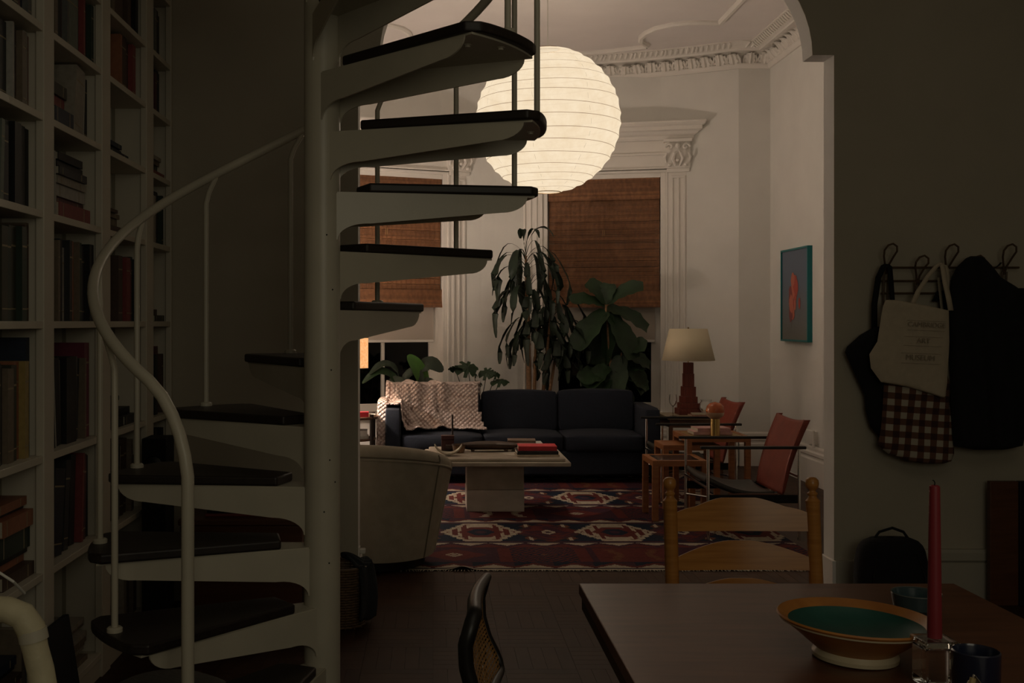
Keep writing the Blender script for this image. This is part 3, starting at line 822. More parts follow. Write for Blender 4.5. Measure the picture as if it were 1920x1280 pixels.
for ang in (A1-13, A0+13):
    a.tube([(lambda p: (p[0]*1.004, p[1]*1.004, p[2]))(shell((ang-A0)/(A1-A0), v_)) for v_ in [i/22*.5 for i in range(23)]], .0075, 6)
a.tube([(lambda p: (p[0]*1.006, p[1]*1.006, p[2]))(shell(.06+.88*i/40, .43)) for i in range(41)], .0075, 6)
a.build('piping', M_cream, tub, smooth=True)
M_pip = mat('cream_welt', (.17, .14, .10), .9)
a = MB(); sv = (326-A0)/(A1-A0)
a.tube([(lambda p: (p[0]*1.004, p[1]*1.004, p[2]))(shell(sv+.012*v_, v_)) for v_ in [i/22*.50 for i in range(23)]], .005, 6); a.build('welt', M_pip, tub, smooth=True)
a = MB(); a.tube([(lambda p: (p[0]*1.004, p[1]*1.004, p[2]))(shell(.06+(sv-.06)*i/40, .44)) for i in range(41)], .005, 6); a.build('welt', M_pip, tub, smooth=True)
a = MB(); a.lathe([(0, .12), (.30, .12), (.335, .16), (.335, .40), (.30, .43), (0, .44)], 32); a.build('seat_cushion', M_cream, tub, smooth=True)
a = MB(); a.lathe([(.27, 0), (.29, .01), (.30, .07), (0, .07)], 28); a.build('swivel_base', M_blackp, tub)

# ------------------------------------------------------------------ left side table, lamp
sd = thing('side_table', 'dark round-topped side table with shelves left of the sofa', 'table', (-.73, 9.62, 0))
M_brown = mat('walnut', (.10, .048, .026), .4, var=.25, scale=12, stretch=(1, 8, 1))
a = MB(); a.lathe([(0, .59), (.245, .59), (.25, .60), (.245, .612), (0, .612)], 36); a.build('tabletop', M_brown, sd, smooth=True)
a = MB(); a.lathe([(0, .40), (.22, .40), (.22, .415), (0, .415)], 30); a.build('shelf', M_brown, sd)
a = MB(); a.lathe([(0, .15), (.22, .15), (.22, .165), (0, .165)], 30); a.build('shelf', M_brown, sd)
for an in (-35, 35, 145, 215):
    a = MB(); p = pol(.232, an); a.tube([(p.x, p.y, 0), (p.x, p.y, .635)], .019, 10); a.build('leg', mat('dark_leg', (.02, .012, .01), .4), sd, smooth=True)
lp = thing('cylinder_lamp', 'table lamp with a glowing orange cylinder shade, left of the sofa', 'lamp', (-.72, 9.72, .612))
m, N, L, b = nodes('orange_shade'); em = N.new('ShaderNodeEmission'); t_ = N.new('ShaderNodeBsdfTransparent'); mx = N.new('ShaderNodeMixShader')
nz = N.new('ShaderNodeTexNoise'); nz.inputs['Scale'].default_value = 14; nz.inputs['Detail'].default_value = 6
cr = N.new('ShaderNodeValToRGB'); cr.color_ramp.elements[0].position = .3; cr.color_ramp.elements[0].color = (.86, .32, .09, 1); cr.color_ramp.elements[1].color = (1, .56, .26, 1); cr.color_ramp.elements[1].position = .7
L.new(nz.outputs['Fac'], cr.inputs[0]); L.new(cr.outputs[0], em.inputs[0]); em.inputs[1].default_value = 1.15; mx.inputs[0].default_value = .75
L.new(t_.outputs[0], mx.inputs[1]); L.new(em.outputs[0], mx.inputs[2]); L.new(mx.outputs[0], N['Material Output'].inputs[0])
a = MB(); a.lathe([(.135, .42), (.135, .695)], 32); a.build('lamp_shade', m, lp, smooth=True, fixn=False)
a = MB()
for z in (.42, .695): a.tube([(.136*cos(2*pi*i/32), .136*sin(2*pi*i/32), z) for i in range(32)], .003, 6, closed=True)
a.build('shade_ring', M_blackp, lp)
a = MB(); a.lathe([(0, 0), (.07, 0), (.07, .015), (.01, .025), (.008, .45), (0, .45)], 16); a.build('stem', M_blackp, lp, smooth=True)
rb = thing('red_box', 'small red box on the round side table by the orange lamp', 'box', (-.615, 9.49, .613), R(8))
a = MB(); a.box(-.05, .045, -.03, .03, 0, .032); a.build('box_body', mat('red_card', (.50, .03, .05), .4), rb, bevel=.002)
a = MB(); a.box(-.052, .047, -.032, .032, .0325, .045); a.build('lid', mat('red_card', (.50, .03, .05), .4), rb, bevel=.002)
eg = MB(); eg.lathe([(0, 0), (.02, .003), (.027, .012), (.02, .02), (0, .023)], 16); tag(eg.build('pebble', mat('white_stone', (.6, .55, .48), .4), None, (-.53, 9.56, .613), smooth=True), 'small white pebble beside the red box on the side table', 'stone')
for i, (z, w, d, t, c_) in enumerate(((.416, .26, .2, .02, (.5, .48, .42)), (.437, .24, .19, .05, (.62, .6, .55)), (.166, .25, .2, .03, (.05, .05, .06)), (.197, .24, .18, .02, (.5, .5, .48)), (.218, .22, .18, .03, (.35, .33, .3)))):
    flat_book('book', ['thin off-white book lowest on the upper shelf of the round side table', 'thick white book on the upper shelf of the round side table', 'black book at the very bottom of the round side table', 'thin white book in the lower pile of the round side table', 'grey book topmost in the lower pile of the round side table'][i], -.705, 9.60, z, w, d*.9, t, c_, 2-i, 'books on the side table shelves')

# ------------------------------------------------------------------ right end table with stepped lamp
et = thing('end_table', 'pale-topped end table to the right of the sofa carrying the stepped lamp', 'table', (2.36, 9.88, 0))
a = MB(); a.box(-.26, .26, -.24, .24, .575, .600); a.build('tabletop', mat('pale_oak', (.30, .23, .14), .4, var=.2, scale=10), et, bevel=.004)
a = MB(); a.box(-.24, .24, -.22, .22, .50, .575); a.build('apron', M_brown, et, bevel=.003)
for sx_ in (-1, 1):
    for sy in (-1, 1): a = MB(); a.box(sx_*.225-.017, sx_*.225+.017, sy*.205-.017, sy*.205+.017, 0, .50); a.build('leg', M_brown, et, bevel=.003)
sl = thing('stepped_lamp', 'table lamp with a stepped reddish wooden column and wide cream shade', 'lamp', (2.35, 9.92, .6))
M_redw = mat('reddish_wood', (.13, .028, .018), .35, var=.2, scale=8, stretch=(6, 6, 1))
zz = 0
for w_, h_ in ((.105, .055), (.085, .05), (.070, .06), (.058, .09), (.045, .12), (.040, .10)):
    a = MB(); a.box(-w_, w_, -w_, w_, zz, zz+h_); a.build('step_block', M_redw, sl, bevel=.003); zz += h_
a = MB(); a.tube([(0, 0, zz), (0, 0, .76)], .006, 8); a.build('rod', mat('brass', (.55, .38, .14), .3, metal=1), sl)
m, N, L, b = nodes('linen_shade'); b.inputs['Base Color'].default_value = (.62, .54, .38, 1); b.inputs['Roughness'].default_value = .9
a = MB(); a.lathe([(.240, .495), (.172, .785)], 48); o = a.build('lamp_shade', m, sl, smooth=True); s_ = o.modifiers.new('t', 'SOLIDIFY'); s_.thickness = .003
a = MB(); a.tube([(0, 0, .785), (0, 0, .80)], .008, 8); a.tube([(-.17, 0, .78), (.17, 0, .78)], .002, 5); a.tube([(0, -.17, .78), (0, .17, .78)], .002, 5); a.build('spider', M_ring, sl)
wg = thing('wine_glass', 'empty wine glass at the left edge of the end table', 'glass', (2.165, 9.72, .6))
a = MB(); a.lathe([(0, 0), (.032, 0), (.032, .002), (.004, .006), (.0035, .085), (.012, .092), (.030, .115), (.036, .145), (.030, .195), (.0285, .195), (.034, .145), (.028, .117), (.010, .096), (0, .094)], 24); a.build('glass_body', M_glass, wg, smooth=True)
gv = thing('glass_vase', 'round clear glass vase behind the mushroom lamp on the end table', 'vase', (2.475, 9.76, .6+.026))
a = MB(); a.lathe([(0, 0), (.035, 0), (.068, .04), (.064, .08), (.045, .105), (.052, .118), (.050, .119), (.042, .105), (.060, .08), (.064, .04), (.032, .004), (0, .004)], 24); a.build('glass_body', M_glass, gv, smooth=True)
flat_book('book', 'flat pinkish book under the wine glass lamp group on the end table', 2.42, 9.745, .600, .20, .15, .012, (.30, .14, .10), 4, 'books on the end table')
flat_book('book', 'flat cream book topmost under the glass vase on the end table', 2.43, 9.745, .6125, .18, .14, .012, (.45, .38, .28), -4, 'books on the end table')

# ------------------------------------------------------------------ nesting tables
M_orange = mat('orange_wood', (.24, .085, .028), .4, col2=(.33, .13, .045), scale=8, stretch=(1, 1, 6))
def nest(x0, x1, y0, y1, z, label, topm):
    t = thing('nesting_table', label, 'table', ((x0+x1)/2, (y0+y1)/2, .01), 0, 'nest of orange wooden tables')
    hx, hy = (x1-x0)/2, (y1-y0)/2; w = .021; z -= .01
    for sx_ in (-1, 1):
        for sy in (-1, 1):
            a = MB(); xa = sx_*(hx-w); ya = sy*(hy-w); a.box(xa-w, xa+w, ya-w, ya+w, 0, z-.042); a.build('leg', M_orange, t, bevel=.002)
    for sx_ in (-1, 1): a = MB(); xa = sx_*(hx-w); a.box(xa-w, xa+w, -hy, hy, z-.042, z); a.build('rail', M_orange, t, bevel=.002)
    for sy in (-1, 1): a = MB(); ya = sy*(hy-w); a.box(-hx+2*w, hx-2*w, ya-w, ya+w, z-.042, z); a.build('rail', M_orange, t, bevel=.002)
    a = MB(); a.box(-hx+2*w, hx-2*w, -hy+2*w, hy-2*w, z-.03, z-.003); a.build('inset_top', topm, t)
    return t
M_insd = mat('smoked_glass', (.02, .028, .035), .12)
nest(1.585, 1.98, 7.77, 8.17, .448, 'smallest orange nesting table, furthest left and lowest', M_insd)
nest(1.765, 2.20, 8.255, 8.60, .505, 'middle orange nesting table between the smallest and the tallest', M_orange)
big = nest(1.93, 2.42, 8.20, 8.68, .575, 'tallest orange nesting table carrying pink books and a mushroom lamp', mat('yellow_top', (.30, .20, .07), .3, var=.15, scale=6))
flat_book('book', 'lower pale pink book on the tallest nesting table', 2.16, 8.42, .576, .30, .22, .024, (.50, .29, .27), 0, 'pink books on the nesting table')
flat_book('book', 'upper pale pink book on the tallest nesting table', 2.17, 8.43, .6005, .26, .20, .026, (.46, .25, .24), 3, 'pink books on the nesting table')
ml = thing('mushroom_lamp', 'small lamp with an orange marbled glass globe on a brass cylinder', 'lamp', (2.165, 8.27, .576))
a = MB(); a.lathe([(0, 0), (.036, 0), (.036, .13), (0, .13)], 28); a.build('base', mat('brass', (.55, .38, .14), .3, metal=1), ml, smooth=True)
a = MB(); a.lathe([(0, .125), (.03, .128), (.060, .15), (.069, .175), (.069, .180)], 28); a.build('diffuser', mat('opal_glass', (.42, .28, .18), .3), ml, smooth=True)
a = MB(); a.lathe([(.0695, .180), (.071, .195), (.062, .228), (.040, .250), (0, .260)], 28); a.build('glass_cap', mat('orange_glass', (.33, .05, .012), .12, col2=(.45, .14, .05), scale=10), ml, smooth=True)

# ------------------------------------------------------------------ leather sling chairs
M_leather = mat('red_leather', (.20, .038, .022), .5, var=.14, scale=12, bump=.1, bscale=120)
M_dleather = mat('dark_leather', (.018, .017, .013), .42, var=.2, scale=16)
def sling_chair(x, y, label):
    t = thing('sling_armchair', label, 'armchair', (x, y, .008), 0, 'red leather sling armchairs')
    hw = .315                      # along y; front faces -x, local x from -.31 to +.31
    for s in (-1, 1):
        a = MB(); yy = s*hw
        a.tube([(-.30, yy, 0), (-.30, yy, .60)], .0105, 10); a.build('front_leg', M_chrome, t, smooth=True)
        a = MB(); a.tube([(.30, yy, 0), (.30, yy, .60)], .0105, 10); a.build('rear_leg', M_chrome, t, smooth=True)
        a = MB(); a.box(-.35, .345, yy-.016, yy+.016, .602, .621); a.build('armrest', M_blackp, t, bevel=.004)
    a = MB(); a.tube([(-.30, -hw, .21), (.30, hw, .19)], .008, 8); a.build('cross_brace', M_chrome, t, smooth=True)
    a = MB(); a.tube([(.30, -hw, .19), (-.30, hw, .21)], .008, 8); a.build('cross_brace', M_chrome, t, smooth=True)
    a = MB(); a.tube([(-.30, -hw, .345), (-.30, hw, .345)], .0105, 10); a.build('front_rail', M_chrome, t, smooth=True)
    a = MB(); a.tube([(.30, -hw, .42), (.30, hw, .42)], .009, 10); a.build('rear_rail', M_chrome, t, smooth=True)
    for s in (-1, 1): a = MB(); a.box(-.29, .29, s*hw-.003, s*hw+.003, .245, .30); a.build('side_strap', M_black, t)
    # back sling: leather panel with returned edges, leaning back
    def back(u, v):
        yy = (u-.5)*2*(hw-.035)
        k = v
        xx = .185-.03*k*(1-k)*2+.165*k+.02*(1-k)**3; zz = .29+.50*k
        sag = .022*sin(pi*u)*(1 if k > .1 else k*10)
        zz -= .018*sin(pi*u)*k
        return (xx+sag*.6, yy, zz)
    a = MB(); a.grid(back, 20, 26); o = a.build('back_sling', M_leather, t, smooth=True); s_ = o.modifiers.new('t', 'SOLIDIFY'); s_.thickness = .010; s_.offset = 0
    for s in (-1, 1):
        a = MB(); a.add(*quadstrip([(back(.5+.5*s, v_)[0]-.006, s*(hw-.035), back(.5+.5*s, v_)[2]) for v_ in [i/16 for i in range(17)]],
                         [(back(.5+.5*s, v_)[0]+.035*(v_**.5), s*(hw-.033), back(.5+.5*s, v_)[2]+.0) for v_ in [i/16 for i in range(17)]]))
        o = a.build('sleeve', M_leather, t, smooth=True); s_ = o.modifiers.new('t', 'SOLIDIFY'); s_.thickness = .012; s_.offset = 0
    def seat(u, v):
        yy = (v-.5)*2*(hw-.03); xx = -.30+.45*u
        return (xx, yy, .40-.10*u-.04*sin(pi*u)-.015*sin(pi*v))
    a = MB(); a.grid(seat, 20, 14); o = a.build('seat_sling', M_dleather, t, smooth=True); s_ = o.modifiers.new('t', 'SOLIDIFY'); s_.thickness = .035; s_.offset = 0
    a = MB(); a.box(-.16, .17, -hw+.02, -hw+.045, .285, .305); a.build('seat_edge', mat('brown_leather', (.13, .05, .03), .5), t, bevel=.004)
    for s in (-1, 1):
        a = MB(); a.tube([(.0, s*.24, .26), (.18, s*.24, .30)], .012, 8); a.build('seat_bar', M_blackp, t)
    return t
def quadstrip(A, B):
    n = len(A); return (list(A)+list(B), [(i, i+1, n+i+1, n+i) for i in range(n-1)])
sling_chair(2.115, 7.425, 'nearer red leather sling armchair with chrome legs and black arms')
sling_chair(2.15, 9.03, 'farther red leather sling armchair, partly behind the nesting tables')

# ------------------------------------------------------------------ picture and outlet on the right wall
pc = thing('framed_print', 'tall framed print of a coral flower on grey-blue in a turquoise frame', 'picture', (LRX1, 10.03, 1.70))
zb, zt = -.435, .435
hl = .375; y0, y1 = -hl, hl; dp = .045
M_teal = mat('turquoise_paint', (.0, .16, .17), .4)
a = MB()
a.box(-dp, 0, y0, y0+.018, zb, zt); a.box(-dp, 0, y1-.018, y1, zb, zt); a.box(-dp, 0, y0+.018, y1-.018, zb, zb+.018); a.box(-dp, 0, y0+.018, y1-.018, zt-.018, zt)
a.build('frame', M_teal, pc, bevel=.001)
m, N, L, b = nodes('flower_print'); b.inputs['Roughness'].default_value = .5
tc = N.new('ShaderNodeTexCoord'); sp = N.new('ShaderNodeSeparateXYZ'); L.new(tc.outputs['Object'], sp.inputs[0])
mr = N.new('ShaderNodeMapRange'); mr.inputs['From Min'].default_value = zb; mr.inputs['From Max'].default_value = zb+.55; L.new(sp.outputs['Z'], mr.inputs[0])
cr = N.new('ShaderNodeValToRGB'); cr.color_ramp.elements[0].color = (.16, .15, .13, 1); cr.color_ramp.elements[1].color = (.11, .14, .20, 1)
L.new(mr.outputs[0], cr.inputs[0]); L.new(cr.outputs[0], b.inputs['Base Color'])
a = MB(); a.box(-dp+.012, -.005, y0+.018, y1-.018, zb+.018, zt-.018); a.build('print', m, pc)
random.seed(4)
a = MB()
for i in range(26):
    z_ = -.03+random.uniform(-.17, .17); yy = .02-.25*z_+random.gauss(0, .06); r_ = random.uniform(.035, .062)
    n = 9; pts = [(yy+r_*cos(2*pi*k/n)*random.uniform(.6, 1.1), z_+1.5*r_*sin(2*pi*k/n)*random.uniform(.7, 1.1)) for k in range(n)]
    xq = -dp+.0115-.00012*i
    a.cur = i % 3; a.add([(xq, p, q) for p, q in pts], [tuple(range(n))])
a.build('flower', [mat('petal_red', (.42, .07, .05), .6), mat('petal_coral', (.50, .14, .09), .6), mat('petal_dark', (.22, .05, .05), .6)], pc, fixn=False)
a = MB(); a.tube([(-dp+.0115, .06, -.17), (-dp+.0115, .08, -.30)], .002, 4); a.build('stem', mat('petal_pale', (.3, .28, .24), .6), pc)
ob = thing('outlet_box', 'white surface-mounted outlet box above the right baseboard', 'outlet', (LRX1, 9.62, .36))
a = MB(); a.box(-.035, 0, -.10, .10, 0, .12); a.build('box_body', M_trim, ob, bevel=.004)
a = MB(); a.tube([(-.05, -.13, -.02), (-.05, -.13, .13)], .012, 8); a.build('plug', M_trim, ob)
ob = thing('jamb_outlet', 'little white outlet on the arch jamb above the basket', 'outlet', (JX0, 5.66, .20))
a = MB(); a.box(0, .006, -.03, .03, 0, .07); a.build('plate', M_trim, ob, bevel=.001)
a = MB(); a.box(.006, .035, -.02, .02, .035, .06); a.build('plug', mat('white_plastic', (.7, .68, .62), .4), ob, bevel=.004)

# floor lamp beyond the arch jamb; lights the throw and the upper walls from the left
fl_ = thing('floor_lamp', 'drum-shaded floor lamp at the left wall beside the sofa', 'lamp', (-1.12, 9.42, 0))
a = MB(); a.lathe([(0, 0), (.13, 0), (.13, .015), (.012, .025), (.010, 1.18), (0, 1.18)], 24); a.build('stand', M_blackp, fl_, smooth=True)
a = MB(); a.lathe([(0, 1.18), (.03, 1.185), (.055, 1.21), (.06, 1.24), (.05, 1.27), (.03, 1.295), (0, 1.30)], 20)
a.build('bulb', glow('lit_bulb', (1, .82, .68), GLOBE_E, 0), fl_, smooth=True)
m, N, L, b = nodes('drum_cloth'); b.inputs['Base Color'].default_value = (.7, .6, .45, 1); b.inputs['Roughness'].default_value = .9
a = MB(); a.lathe([(.21, 1.125), (.20, 1.285)], 40); o = a.build('lamp_shade', m, fl_, smooth=True); s_ = o.modifiers.new('t', 'SOLIDIFY'); s_.thickness = .003
# ================================================================== PLANTS
M_leaf = mat('dark_leaf', (.008, .018, .008), .58, var=.35, scale=9)
M_leaf2 = mat('fig_leaf', (.012, .032, .010), .58, var=.3, scale=7)
M_leaf3 = mat('bright_leaf', (.045, .12, .020), .4, var=.2, scale=9)
M_cane = mat('cane_bark', (.22, .12, .06), .7, var=.25, scale=16, stretch=(1, 1, 4), bump=.2)
M_pot = mat('pot_glaze', (.05, .05, .05), .4)
M_soil = mat('soil', (.02, .014, .01), .95, bump=.4)
def leaf(path, width, prof=None, fold=.35, up=None, wavy=0, n=12):
    """blade along a path of points; width profile; folded along the midrib"""
    P = [Vector(p) for p in path]; m = len(P)-1; vs = []; fs = []
    prof = prof or (lambda t: sin(pi*min(1, .08+.92*t)**.8)**.8)
    for i in range(n+1):
        t = i/n*m; k = min(int(t), m-1); q = t-k
        p0 = P[max(k-1, 0)]; p1 = P[k]; p2 = P[k+1]; p3 = P[min(k+2, m)]
        c_ = .5*((2*p1)+(p2-p0)*q+(2*p0-5*p1+4*p2-p3)*q*q+(3*p1-p0-3*p2+p3)*q**3)
        tg_ = (p2-p1).normalized()*(1-q)+((p3-p1) if k+2 <= m else (p2-p1)).normalized()*q
        u_ = up or Vector((0, 0, 1))
        s = tg_.cross(u_)
        if s.length < .15: s = tg_.cross(Vector((.7, .7, 0)))
        s.normalize(); nn = s.cross(tg_).normalized()
        w = width*max(.02, prof(i/n))/2
        lift = fold*w; wv_ = wavy*w*sin(i*1.9)
        vs += [c_-s*w+nn*(lift+wv_), c_-s*w*.5+nn*lift*.4, c_, c_+s*w*.5+nn*lift*.4, c_+s*w+nn*(lift-wv_)]
    for i in range(n):
        for j in range(4): a = i*5+j; fs.append((a, a+1, a+6, a+5))
    return vs, fs
def pot(root, r, h):
    a = MB(); a.lathe([(0, 0), (r*.75, 0), (r, h), (r*.94, h), (r*.9, h-.04)], 28); a.build('pot', M_pot, root, smooth=True)
    a = MB(); a.lathe([(0, h-.045), (r*.92, h-.04)], 24); a.build('soil', M_soil, root)
random.seed(21)
# dracaena
dx0, dy0 = 1.00, 10.93
dr = thing('dracaena', 'tall dracaena with long drooping dark leaves and pale canes behind the sofa', 'plant', (dx0, dy0, 0))
pot(dr, .22, .40)
heads = [(-.06, .0, 2.12, 21, .68, 1), (-.04, -.05, 1.80, 17, .66, 0), (.20, .03, 1.55, 19, .60, 0), (.04, -.06, 1.42, 18, .60, 0), (.25, -.05, 1.18, 15, .46, 0)]
for hx_, hy_, hz, n_, L_, topf in heads:
    a = MB(); a.tube([(hx_*.4, hy_*.4, .38), (hx_*.7, hy_*.6, hz*.6), (hx_, hy_, hz)], [.022, .018, .012], 9); a.build('cane', M_cane, dr, smooth=True)
    for i in range(n_):
        an = i*2.4+random.uniform(-.2, .2); k = i/n_
        L1 = L_*random.uniform(.75, 1.1); el = random.uniform(.15, .7)+.5*(1-k) if i > 2 else 1.1
        d = Vector((cos(an), sin(an)*.75, 0))
        if hy_+sin(an)*L1*.5 > .28: d.y *= .4
        st = Vector((hx_, hy_, hz-.22*k+.02))
        spread = random.uniform(.7, 1.35); out = L1*.40*spread
        rise = L1*.30*sin(el)
        pts = [st, st+d*out*.35+Vector((0, 0, rise*.75)), st+d*out*.8+Vector((0, 0, rise*.9)), st+d*out*1.15+Vector((0, 0, rise*.2-.04)), st+d*out*1.34+Vector((random.uniform(-.02, .02), 0, -L1*.26)), st+d*out*1.30+Vector((random.uniform(-.04, .04), 0, -L1*.52))]
        if topf and i < 3: pts = [st, st+d*.02+Vector((0, 0, .10)), st+d*.05+Vector((.02, 0, .20)), st+d*.09+Vector((.05, 0, .26)), st+d*.15+Vector((.08, 0, .24)), st+d*.18+Vector((.10, 0, .17))]
        v_, f_ = leaf(pts, random.uniform(.065, .10), prof=lambda t: (.14 if t < .35 else .14+.86*sin(pi*min(1, (t-.35)/.67))**.8), fold=.3, wavy=.12, n=13)
        a = MB(); a.add(v_, f_); a.build('leaf', M_leaf, dr, smooth=True, fixn=False)
# fiddle leaf fig
fg = thing('fiddle_leaf_fig', 'fiddle-leaf fig with broad green leaves before the right window', 'plant', (1.76, 10.86, 0))
pot(fg, .19, .34)
a = MB(); a.tube([(0, 0, .3), (.03, 0, 1.0), (-.02, 0, 1.62)], [.018, .015, .010], 9); a.build('stem', M_cane, fg, smooth=True)
a = MB(); a.tube([(.02, 0, .7), (.12, 0, .95), (.14, 0, 1.14)], [.012, .010, .008], 8); a.build('stem', M_cane, fg, smooth=True)
figs = [  # start, direction xz, length, width
    ((-.02, 1.62), (-.42, .85), .42, .17), ((-.02, 1.62), (.75, .75), .52, .16), ((-.02, 1.62), (.12, .9), .34, .16), ((-.02, 1.60), (-.80, .45), .44, .15),
    ((-.02, 1.58), (.75, -.10), .44, .20), ((0, 1.56), (-.62, -.42), .44, .22), ((0, 1.56), (-.14, -.70), .42, .26), ((0, 1.55), (.42, -.60), .42, .22), ((.0, 1.55), (.1, -.72), .40, .25),
    ((.14, 1.14), (.5, .35), .30, .19), ((.14, 1.12), (.45, -.5), .36, .20), ((.14, 1.12), (-.2, -.7), .34, .20), ((.14, 1.10), (.6, 0), .30, .18), ((.02, 1.0), (-.5, -.2), .30, .19), ((.04, .98), (.55, -.1), .38, .22),
    ((.02, .92), (-.6, .1), .34, .2), ((.02, .86), (.3, -.3), .34, .22), ((0, .9), (-.3, -.35), .3, .2), ((.1, .95), (.4, .25), .34, .22)]
for i, ((sx_, sz), (ddx, ddz), L1, wd_) in enumerate(figs):
    d = Vector((ddx, (-.25 if i % 2 else .12), ddz)).normalized()
    st = Vector((sx_, 0, sz)); g = Vector((0, 0, -1))
    pts = [st+d*L1*t+g*L1*.35*t*t for t in (0, .12, .4, .7, 1.0)]
    upv = Vector((-d.z*(1 if d.x > 0 else -1)*.4, -.75, abs(d.x))).normalized()
    v_, f_ = leaf(pts, wd_*1.2, prof=lambda t: .06 if t < .1 else (.06+.94*(sin(pi*min(1, (t-.06)*.95)**1.15))**.6)*(1-.2*math.exp(-((t-.45)/.12)**2)), fold=.25, up=upv, wavy=.10, n=14)
    a = MB(); a.add(v_, f_); lf_ = a.build('leaf', M_leaf2, fg, smooth=True, fixn=False)
# bird of paradise, left window
bp2 = thing('bird_of_paradise', 'leafy plant with one upright bright green paddle leaf before the left window', 'plant', (-.30, 10.72, 0))
pot(bp2, .16, .30)
# small pot stand so that it rises over the sofa back
def paddle(pts, w, m_, up=None, root=bp2):
    st = [Vector(p) for p in pts]
    a = MB(); a.tube([(0, 0, .28), (st[0]*.5+Vector((0, 0, .15))), tuple(st[0])], [.009, .007, .005], 6); a.build('stalk', M_leaf, root, smooth=True)
    v_, f_ = leaf(pts, w, prof=lambda t: sin(pi*min(1, .04+.94*t))**.6, fold=.25, up=up, wavy=.05, n=12)
    a = MB(); a.add(v_, f_); a.build('leaf', m_, root, smooth=True, fixn=False)
paddle([(.22, 0, .78), (.19, -.02, .90), (.13, -.04, 1.02), (.05, -.05, 1.12)], .15, M_leaf3, Vector((.3, -1, .2)))
paddle([(.16, .0, .98), (.22, -.02, 1.02), (.30, -.03, 1.03), (.40, -.04, .96)], .15, M_leaf, Vector((0, -1, .3)))
paddle([(-.05, 0, .95), (-.12, -.02, 1.02), (-.22, -.03, 1.02), (-.33, -.04, .93)], .10, M_leaf, Vector((0, -.6, .8)))
paddle([(-.02, 0, .80), (-.13, -.02, .93), (-.26, -.03, .95), (-.40, -.04, .84)], .10, M_leaf2, Vector((0, -.7, .7)))
paddle([(.0, 0, .80), (.05, -.02, .92), (.14, -.03, .95), (.20, -.04, .82)], .11, M_leaf, Vector((0, -.8, .5)))
paddle([(.1, 0, .74), (.16, -.02, .83), (.26, -.03, .85), (.36, -.04, .80)], .10, M_leaf, Vector((0, -.8, .5)))
paddle([(-.08, 0, .74), (-.12, -.02, .81), (-.05, -.03, .86), (.02, -.04, .80)], .12, M_leaf, Vector((0, -.9, .3)))
# monstera sprigs
mo = thing('monstera', 'small split-leaf plant peeking over the middle of the sofa back', 'plant', (.44, 10.86, 0))
pot(mo, .15, .40)
def split_leaf(cx_, cz, r_, yaw, tilt):
    n = 40; pts = []
    for i in range(n):
        w = 2*pi*i/n; rr = r_*(1-.18*cos(w)); 
        if .9 < abs((w+pi) % (2*pi)-pi) < 2.9 and (i % 5) < 2: rr *= .55
        if abs((w+pi) % (2*pi)-pi) < .25: rr *= 1.2
        pts.append((rr*cos(w), rr*sin(w)*.9))
    vs = [(0, 0, 0)]+[(x, y, -.25*(x*x+y*y)/r_-.12*abs(y)) for x, y in pts]
    fs = [(0, i+1, (i+1) % n+1) for i in range(n)]
    a = MB(); a.add(vs, fs, TR(cx_, -.04, cz, rz=yaw, rx=tilt)); a.build('leaf', M_leaf2, mo, smooth=False, fixn=False)
    a = MB(); a.tube([(0, 0, .38), (cx_*.6, -.01, (.38+cz)/2+.05), (cx_, -.035, cz-.005)], .004, 5); a.build('stalk', M_leaf, mo, smooth=True)
split_leaf(-.09, .995, .115, .2, .9); split_leaf(-.22, .985, .07, 3.0, .7); split_leaf(.10, .94, .085, -.4, 1.0); split_leaf(.19, .925, .06, .5, .9); split_leaf(.24, .86, .09, 0, .5)
for x_, z_ in ((-.02, .93), (.03, .84)): split_leaf(x_, z_, .05, 1, .8)

# ================================================================== DINING ROOM
YW = YA0
K = YW/F
def P2(px, py): return (XX(px, YW), ZZ(py, YW))
# rattan wall rack
M_rat = mat('rattan', (.085, .050, .024), .5, var=.2, scale=20)
rk = thing('coat_rack', 'wall-mounted bent rattan coat rack with looped hooks', 'coat rack', (2.6, YW, 1.6))
def L_(px, py, d): x, z = P2(px, py); return (x-2.6, -d, z-1.6)
for y_ in (502, 527, 550):
    a = MB(); a.tube([L_(1648, y_, .03), L_(1905, y_, .03)] if y_ == 502 else [L_(1648, y_, .03), L_(1800, y_, .03)], .0055, 8); a.build('rail', M_rat, rk, smooth=True)
for hx_, top, bot in ((1657, 459, 572), (1715, 481, 552), (1770, 460, 565), (1877, 460, 555), (1818, 481, 552)):
    pts = []
    for i in range(25):
        w = -pi*.42+2*pi*.92*i/24 if 0 else 2*pi*i/24
    lh = 45 if top < 470 else 42
    lp_ = [(hx_-2, top+lh+10, .035), (hx_-5, top+lh-5, .05), (hx_-11, top+lh-22, .075), (hx_-12, top+12, .09), (hx_-6, top+3, .095), (hx_+3, top, .095), (hx_+10, top+5, .095), (hx_+11, top+14, .09), (hx_+6, top+lh-20, .075), (hx_+1, top+lh-5, .05), (hx_-1, top+lh+10, .035)]
    a = MB(); a.tube([L_(*p) for p in lp_], .0052, 7); a.build('hook_loop', M_rat, rk, smooth=True)
    a = MB(); a.tube([L_(hx_-5, top+lh+5, .038), L_(hx_-5, bot, .03)], .005, 7); a.tube([L_(hx_+3, top+lh+5, .038), L_(hx_+3, bot, .03)], .005, 7); a.tube([L_(hx_-1, 502, .03), (L_(hx_-1, 502, 0))], .005, 6)
    a.build('hook_stem', M_rat, rk, smooth=True)
